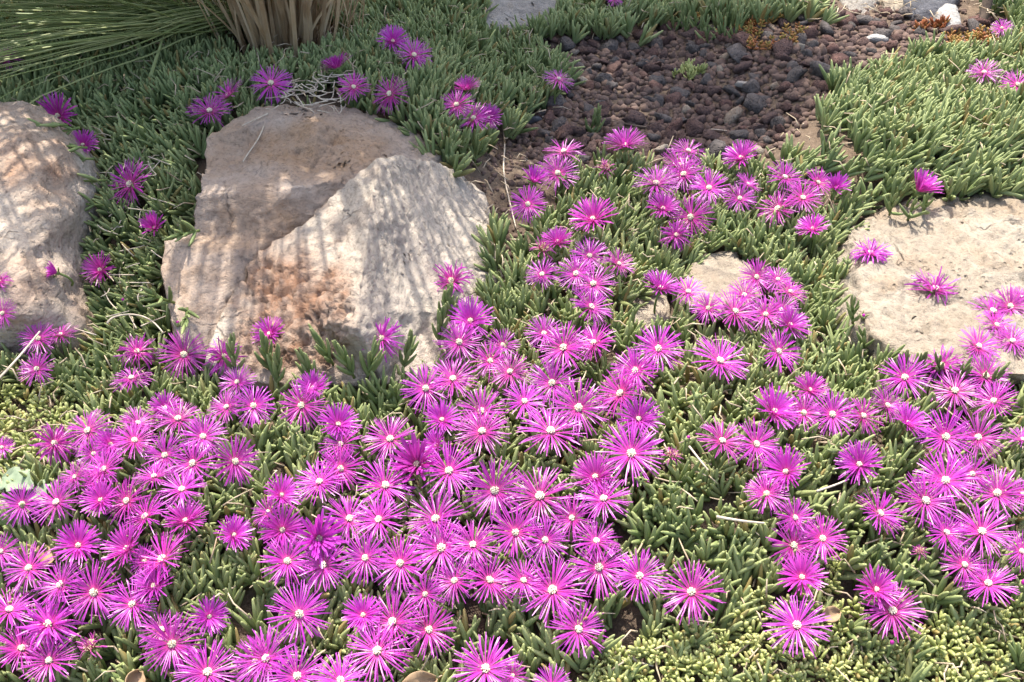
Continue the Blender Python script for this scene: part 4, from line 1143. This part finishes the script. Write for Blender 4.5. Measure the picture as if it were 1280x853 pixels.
# dead straw hanging round the base
for k in range(130):
    az = -math.pi / 2 + random.gauss(0.15, 1.05)
    r0 = random.uniform(0.02, 0.105)
    p = arc(az, random.uniform(0.95, 1.5), random.uniform(0.75, 1.75), random.uniform(0.16, 0.5), r0, 9, random.uniform(-0.02, 0.04), 1.0)
    p[:, 0] += np.linspace(0, 1, 9) ** 2 * random.gauss(0, 0.035)
    V, F, A = blade_geo(p, random.uniform(0.0035, 0.0085), random.uniform(0.0, 1.0), (math.cos(az), math.sin(az), 0.3))
    obj('straw_blade', mesh_from('straw_blade', V, F, {'tint': A}), M['straw'], tuft)
# the core and crown of the tussock, too many to count
mb = MB()
for k in range(230):
    az = random.uniform(0, 6.28); r0 = abs(random.gauss(0, 0.05))
    p = arc(az, random.uniform(1.25, 1.55), random.uniform(1.0, 1.6), random.uniform(0.2, 0.5), r0, 6, -0.03, 1.0)
    mb.add(*blade_geo(p, random.uniform(0.005, 0.009), random.uniform(0, 0.35), (math.cos(az), math.sin(az), 0.3)))
o = obj('straw_core', mb.mesh('straw_core'), M['straw'], tuft); o['kind'] = 'stuff'
mb = MB()
for k in range(225):
    az = random.uniform(0, 6.28) if k < 70 else (-math.pi / 2 + random.gauss(0, 0.7) if k < 165 else math.pi + random.gauss(0.55, 0.28))
    e0 = random.uniform(1.2, 1.5); e1 = random.uniform(-0.5, 0.7)
    if k >= 165: e0 = random.uniform(0.95, 1.3); e1 = random.uniform(-0.4, 0.3)
    p = arc(az, e0, e1, random.uniform(0.8, 1.25), random.uniform(0, 0.06), 12, 0.10, 1.6)
    mb.add(*blade_geo(p, random.uniform(0.006, 0.011), random.uniform(0.1, 1.0)))
o = obj('crown_blades', mb.mesh('crown_blades'), M['blade'], tuft); o['kind'] = 'stuff'
T2 = Vector((-1.02, 1.86, float(terrain(-1.02, 1.86))))  # tussock added past the frame edge to throw blade shadows on the rock
shadow_tuft = empty('grass_tuft', T2)
tag(shadow_tuft, 'second wiry green tussock added behind the tall streaked rock for its shadows', 'grass tuft')
mb = MB()
for k in range(96):
    az = random.uniform(0, 6.28) if k < 40 else -math.pi / 2 + random.gauss(0.75, 0.32)
    p = arc(az, random.uniform(1.1, 1.45), random.uniform(-0.5, 0.4), random.uniform(0.85, 1.25), random.uniform(0, 0.09), 12, 0.0, 1.6)
    mb.add(*blade_geo(p, random.uniform(0.007, 0.012), random.uniform(0.1, 1.0)))
o = obj('blades', mb.mesh('blades'), M['blade'], shadow_tuft); o['kind'] = 'stuff'
# one loose blade standing across the others
p0, _ = hit(168, 158); p1 = at_y(207, 38, p0.y + 0.14)
V, F, A = blade_geo(np.linspace(np.array(p0) + [0, 0, 0.0], np.array(p1), 8), 0.006, 0.8, (0, -1, 0.3))
tag(obj('loose_grass', mesh_from('loose_grass', V, F, {'tint': A}), M['blade']), 'single pale green blade sticking up across the grass tussock', 'grass blade')

# ------------------------------------------------------------------ dry stems and litter
def dry_stem(pts, r, label, group=None, lift=0.006, name='dry_stem', mat='twig', tree=None):
    P = []
    for (px, py) in pts:
        p, _ = hit(px, py, tree)
        if p is None: return
        P.append(p + Vector((0, 0, lift)))
    if any((a - b).length > 0.075 for a, b in zip(P[:-1], P[1:])) and group: return
    P = np.array([tuple(p) for p in P])
    for _ in range(2):
        Q = [P[0]]
        for a, b in zip(P[:-1], P[1:]): Q += [a * 0.75 + b * 0.25, a * 0.25 + b * 0.75]
        Q.append(P[-1]); P = np.array(Q)
    for _ in range(2):
        P[1:-1] = (P[:-2] + 2 * P[1:-1] + P[2:]) / 4
    V, F, A = tube(P, np.linspace(r, r * 0.6, len(P)), 5)
    o = obj(name, mesh_from(name, V, F), M[mat])
    tag(o, label, 'stem', group)
dry_stem([(628, 150), (632, 185), (628, 215), (634, 245), (645, 290)], 0.0016, 'long grey dry stem running down the bare soil beside the pointed boulder')
dry_stem([(560, 162), (600, 157), (640, 152), (690, 150)], 0.0022, 'brown twig lying between the ice plants and bare soil')
dry_stem([(540, 145), (548, 160), (556, 175), (560, 190)], 0.0014, 'short pale twig behind the top of the stepped boulder')
dry_stem([(332, 132), (334, 150), (325, 175), (310, 195), (304, 205)], 0.0014, 'curved pale dry stem hanging down the brown stepped boulder', lift=0.003)
dry_stem([(335, 145), (320, 152), (303, 160)], 0.0011, 'thin dry side twig on the brown stepped boulder', lift=0.003)
dry_stem([(350, 128), (372, 122), (398, 120), (415, 100), (420, 92)], 0.0013, 'pale dry stem bent over the back of the stepped boulder', lift=0.012)
dry_stem([(820, 166), (780, 160), (740, 150), (715, 140)], 0.0022, 'dark twig across the front of the gravel', mat='bark')
dry_stem([(888, 166), (908, 168)], 0.0014, 'short white twig on the gravel')
dry_stem([(0, 510), (30, 478), (58, 442)], 0.0016, 'long straw-coloured stalk crossing a flower by the streaked rock', None, 0.03, 'dry_stem', 'twig', CARPET)
dry_stem([(895, 650), (930, 656), (955, 658)], 0.0016, 'short straw stalk lying over leaves above the sedum', None, 0.004, 'dry_stem', 'twig', CARPET)
dry_stem([(1020, 618), (1045, 610), (1060, 603)], 0.0013, 'thin straw stalk beside the cup-shaped bloom', None, 0.004, 'dry_stem', 'twig', CARPET)
dry_stem([(861, 562), (875, 580), (885, 592)], 0.0012, 'thin straw stalk near the spent flower', None, 0.004, 'dry_stem', 'twig', CARPET)
dry_stem([(135, 408), (140, 400), (165, 395), (190, 402), (205, 420)], 0.0014, 'curled dry tendril at the bottom of the gap between boulders', None, 0.004, 'dry_stem', 'twig', CARPET)
dry_stem([(125, 375), (150, 366), (175, 355), (185, 348)], 0.0016, 'pale forked stem in the gap between boulders', None, 0.012)
dry_stem([(770, 820), (790, 845), (815, 850)], 0.0016, 'thin dry twig half buried in the sedum', None, 0.02)
for k in range(64):
    px = random.uniform(345, 432); py = random.uniform(94, 134)
    a = random.uniform(0, 6.28); l = random.uniform(14, 34)
    dry_stem([(px, py), (px + l * .5 * math.cos(a) + random.uniform(-5, 5), py + l * .25 * math.sin(a) + random.uniform(-4, 4)), (px + l * math.cos(a), py + l * .5 * math.sin(a))], 0.0010, 'tangled dry stem in the straw heap on the stepped boulder', 'dry stems heaped on the stepped boulder', random.uniform(-0.022, 0.004), tree=CARPET)
for k in range(40):
    px = random.uniform(118, 190); py = random.uniform(190, 420)
    a = random.uniform(0, 6.28); l = random.uniform(16, 42)
    dry_stem([(px, py), (px + l * .5 * math.cos(a) + random.uniform(-6, 6), py + l * .4 * math.sin(a)), (px + l * math.cos(a), py + l * .7 * math.sin(a))], 0.0009, 'thin dry stem tangled in the gap between boulders', 'dry stems in the gap', random.uniform(-0.02, 0.004), tree=CARPET)
# loose straw crumbs across the mats
lx_, ly_, lz_, lpx, lpy = mat_points(-1.3, 1.5, 0.45, 2.4, 0.023)
k = ~in_poly(lpx, lpy, STONES) & (rng.uniform(size=len(lx_)) < np.where((lpx < 160) & (lpy > 420) & (lpy < 620), 1.0, 0.75))
k &= np.array([rock_top(a, b) for a, b in zip(lx_, ly_)]) < lz_ + 0.01
mb = MB()
for x, y, z in zip(lx_[k], ly_[k], lz_[k]):
    a = random.uniform(0, 6.28); l = random.uniform(0.012, 0.035); e = random.gauss(0.15, 0.35)
    h = random.uniform(0.014, 0.046)
    d = np.array([math.cos(a) * math.cos(e), math.sin(a) * math.cos(e), math.sin(e)]) * l
    p = np.array([x, y, z + h]); m = p + d * 0.5 + np.array([random.gauss(0, .003), random.gauss(0, .003), random.gauss(0.002, .002)])
    V, F, A = tube(np.array([p, m, p + d]), np.array([0.0010, 0.0009, 0.0005]), 4)
    mb.add(V, F, A)
o = obj('litter', mb.mesh('litter'), M['litter'])
tag(o, 'straw-coloured dry crumbs and broken stems scattered through the leaves', 'litter', None, 'stuff')

# ------------------------------------------------------------------ single leaves lying about
def flat_leaf(name, px, py, L, W, az, label, mat, lobes=0, curl=0.25, tilt=0.3, tree=None, cat='leaf'):
    p, _ = hit(px, py, tree or CARPET)
    n, m = 14, 7
    V = []; 
    for i in range(n):
        t = i / (n - 1)
        half = W * 0.5 * (math.sin(math.pi * min(1, t * 0.94 + 0.05)) ** 0.75) * (1 + 0.22 * math.sin(t * 17 + lobes) * (1 if lobes else 0))
        for j in range(m):
            s = j / (m - 1) * 2 - 1
            z = curl * W * (s * s) * 0.6 + 0.10 * L * math.sin(t * 3.0) + 0.035 * L * math.sin(11 * t + 6 * s) + 0.02 * L * math.sin(23 * t - 9 * s)
            V.append((t * L - L * 0.5, s * half, z - (0.004 * W if j == m // 2 else 0)))
    F = []
    for i in range(n - 1):
        for j in range(m - 1):
            a = i * m + j
            F += [(a, a + m, a + m + 1, a + 1)]
    me = mesh_from(name, np.array(V), np.array(F))
    o = obj(name, me, M[mat]); sm = o.modifiers.new('thick', 'SOLIDIFY'); sm.thickness = 0.0008
    o.location = p + Vector((0, 0, -0.008)); o.rotation_euler = (tilt, -0.15, az)
    tag(o, label, cat)
flat_leaf('fallen_leaf', 522, 854, 0.036, 0.026, 0.5, 'curled tan dead leaf lying under the blooms at the slope bottom', 'dead_leaf', 0, 0.5, 0.5)
flat_leaf('fallen_leaf', 51, 690, 0.024, 0.018, 1.9, 'small pinkish brown dead leaf among blooms under the streaked rock drift', 'dead_leaf', 0, 0.5, 0.6)
flat_leaf('fallen_leaf', 162, 845, 0.022, 0.018, 1.2, 'small brown dead leaf standing in green leaves below the spent flower', 'dead_leaf', 0, 0.6, 0.9)
flat_leaf('broad_leaf', 20, 598, 0.050, 0.028, -0.5, 'grey-green broad lobed leaf with a wavy edge', 'sage_leaf', 3, 0.2, 0.2)
flat_leaf('broad_leaf', 48, 612, 0.036, 0.024, -0.9, 'dull green broad leaf beside the grey-green lobed one', 'sage_leaf', 4, 0.2, 0.3)
flat_leaf('fallen_leaf', 1040, 762, 0.018, 0.014, 0.3, 'small tan dead leaf in the yellow green sedum', 'dead_leaf', 0, 0.5, 0.5)

# leaning stick
p0, _ = hit(1222, 36); p1 = at_y(1246, -30, p0.y + 0.05)
pp = np.linspace(np.array(p0) - (np.array(p1) - np.array(p0)) * 0.15, np.array(p0) + (np.array(p1) - np.array(p0)) * 2.2, 12)
pp[:, 0] += 0.003 * np.sin(np.arange(12))
V, F, A = tube(pp, np.linspace(0.0095, 0.0075, 12), 8)
tag(obj('stick', mesh_from('stick', V, F), M['bark']), 'leaning brown stick pushed into the ground behind the ice plants', 'stick')

# ------------------------------------------------------------------ shrub behind the gravel: its crown shades the bed
def shade_shrub():
    root = empty('shrub', (0.35, 3.0, float(terrain(0.35, 3.0))))
    tag(root, 'leafy shrub whose crown shades the gravel', 'shrub')
    shade = [(-60, -60), (-60, 60), (120, 95), (230, 110), (250, 175), (300, 240), (470, 215), (560, 190), (650, 175), (720, 190), (800, 178), (900, 185), (960, 150), (1000, 100), (1010, 50), (980, -20), (600, -60)]
    mb = MB(); cen = []
    n = 0
    while n < 460:
        px, py = random.uniform(-60, 1010), random.uniform(-60, 245)
        if not in_poly(np.array([px]), np.array([py]), shade)[0]: continue
        p, _ = hit(px, py)
        if p is None: continue
        H = random.uniform(1.25, 1.75)
        c = p + SUN_DIR * ((H - p.z) / SUN_DIR.z)
        n += 1
        if n % 12 == 0: cen.append(c)
        for k in range(26):
            q = c + Vector((random.gauss(0, .045), random.gauss(0, .045), random.gauss(0, .05)))
            a = Vector((random.gauss(0, 1), random.gauss(0, 1), random.gauss(0, .6))).normalized()
            b = a.cross(Vector((random.gauss(0, 1), random.gauss(0, 1), random.gauss(0, 1)))).normalized()
            l, w = random.uniform(0.03, 0.05), random.uniform(0.010, 0.016)
            V = np.array([tuple(q - a * l * .5), tuple(q + b * w), tuple(q + a * l * .5), tuple(q - b * w)])
            mb.add(V, np.array([(0, 1, 2), (0, 2, 3)]), np.ones((4, 4)))
    base = root.location
    me = mb.mesh('crown', False)
    o = obj('crown', me, M['shrub_leaf'], root); o.matrix_local = Matrix.Translation(-base); o['kind'] = 'stuff'
    fork = Vector((0.25, 2.85, 0.75))
    V, F, A = tube(np.array([tuple(base - base + Vector((0, 0, -0.05))), (-0.03, -0.05, 0.35), tuple(fork - base)]), np.array([0.05, 0.04, 0.035]), 8)
    obj('trunk', mesh_from('trunk', V, F), M['bark'], root)
    for c in cen:
        m = fork.lerp(c, 0.5) + Vector((0, 0.05, 0.06))
        V, F, A = tube(np.array([tuple(fork - base), tuple(m - base), tuple(c - base)]), np.array([0.014, 0.009, 0.004]), 5)
        obj('branch', mesh_from('branch', V, F), M['bark'], root)
shade_shrub()
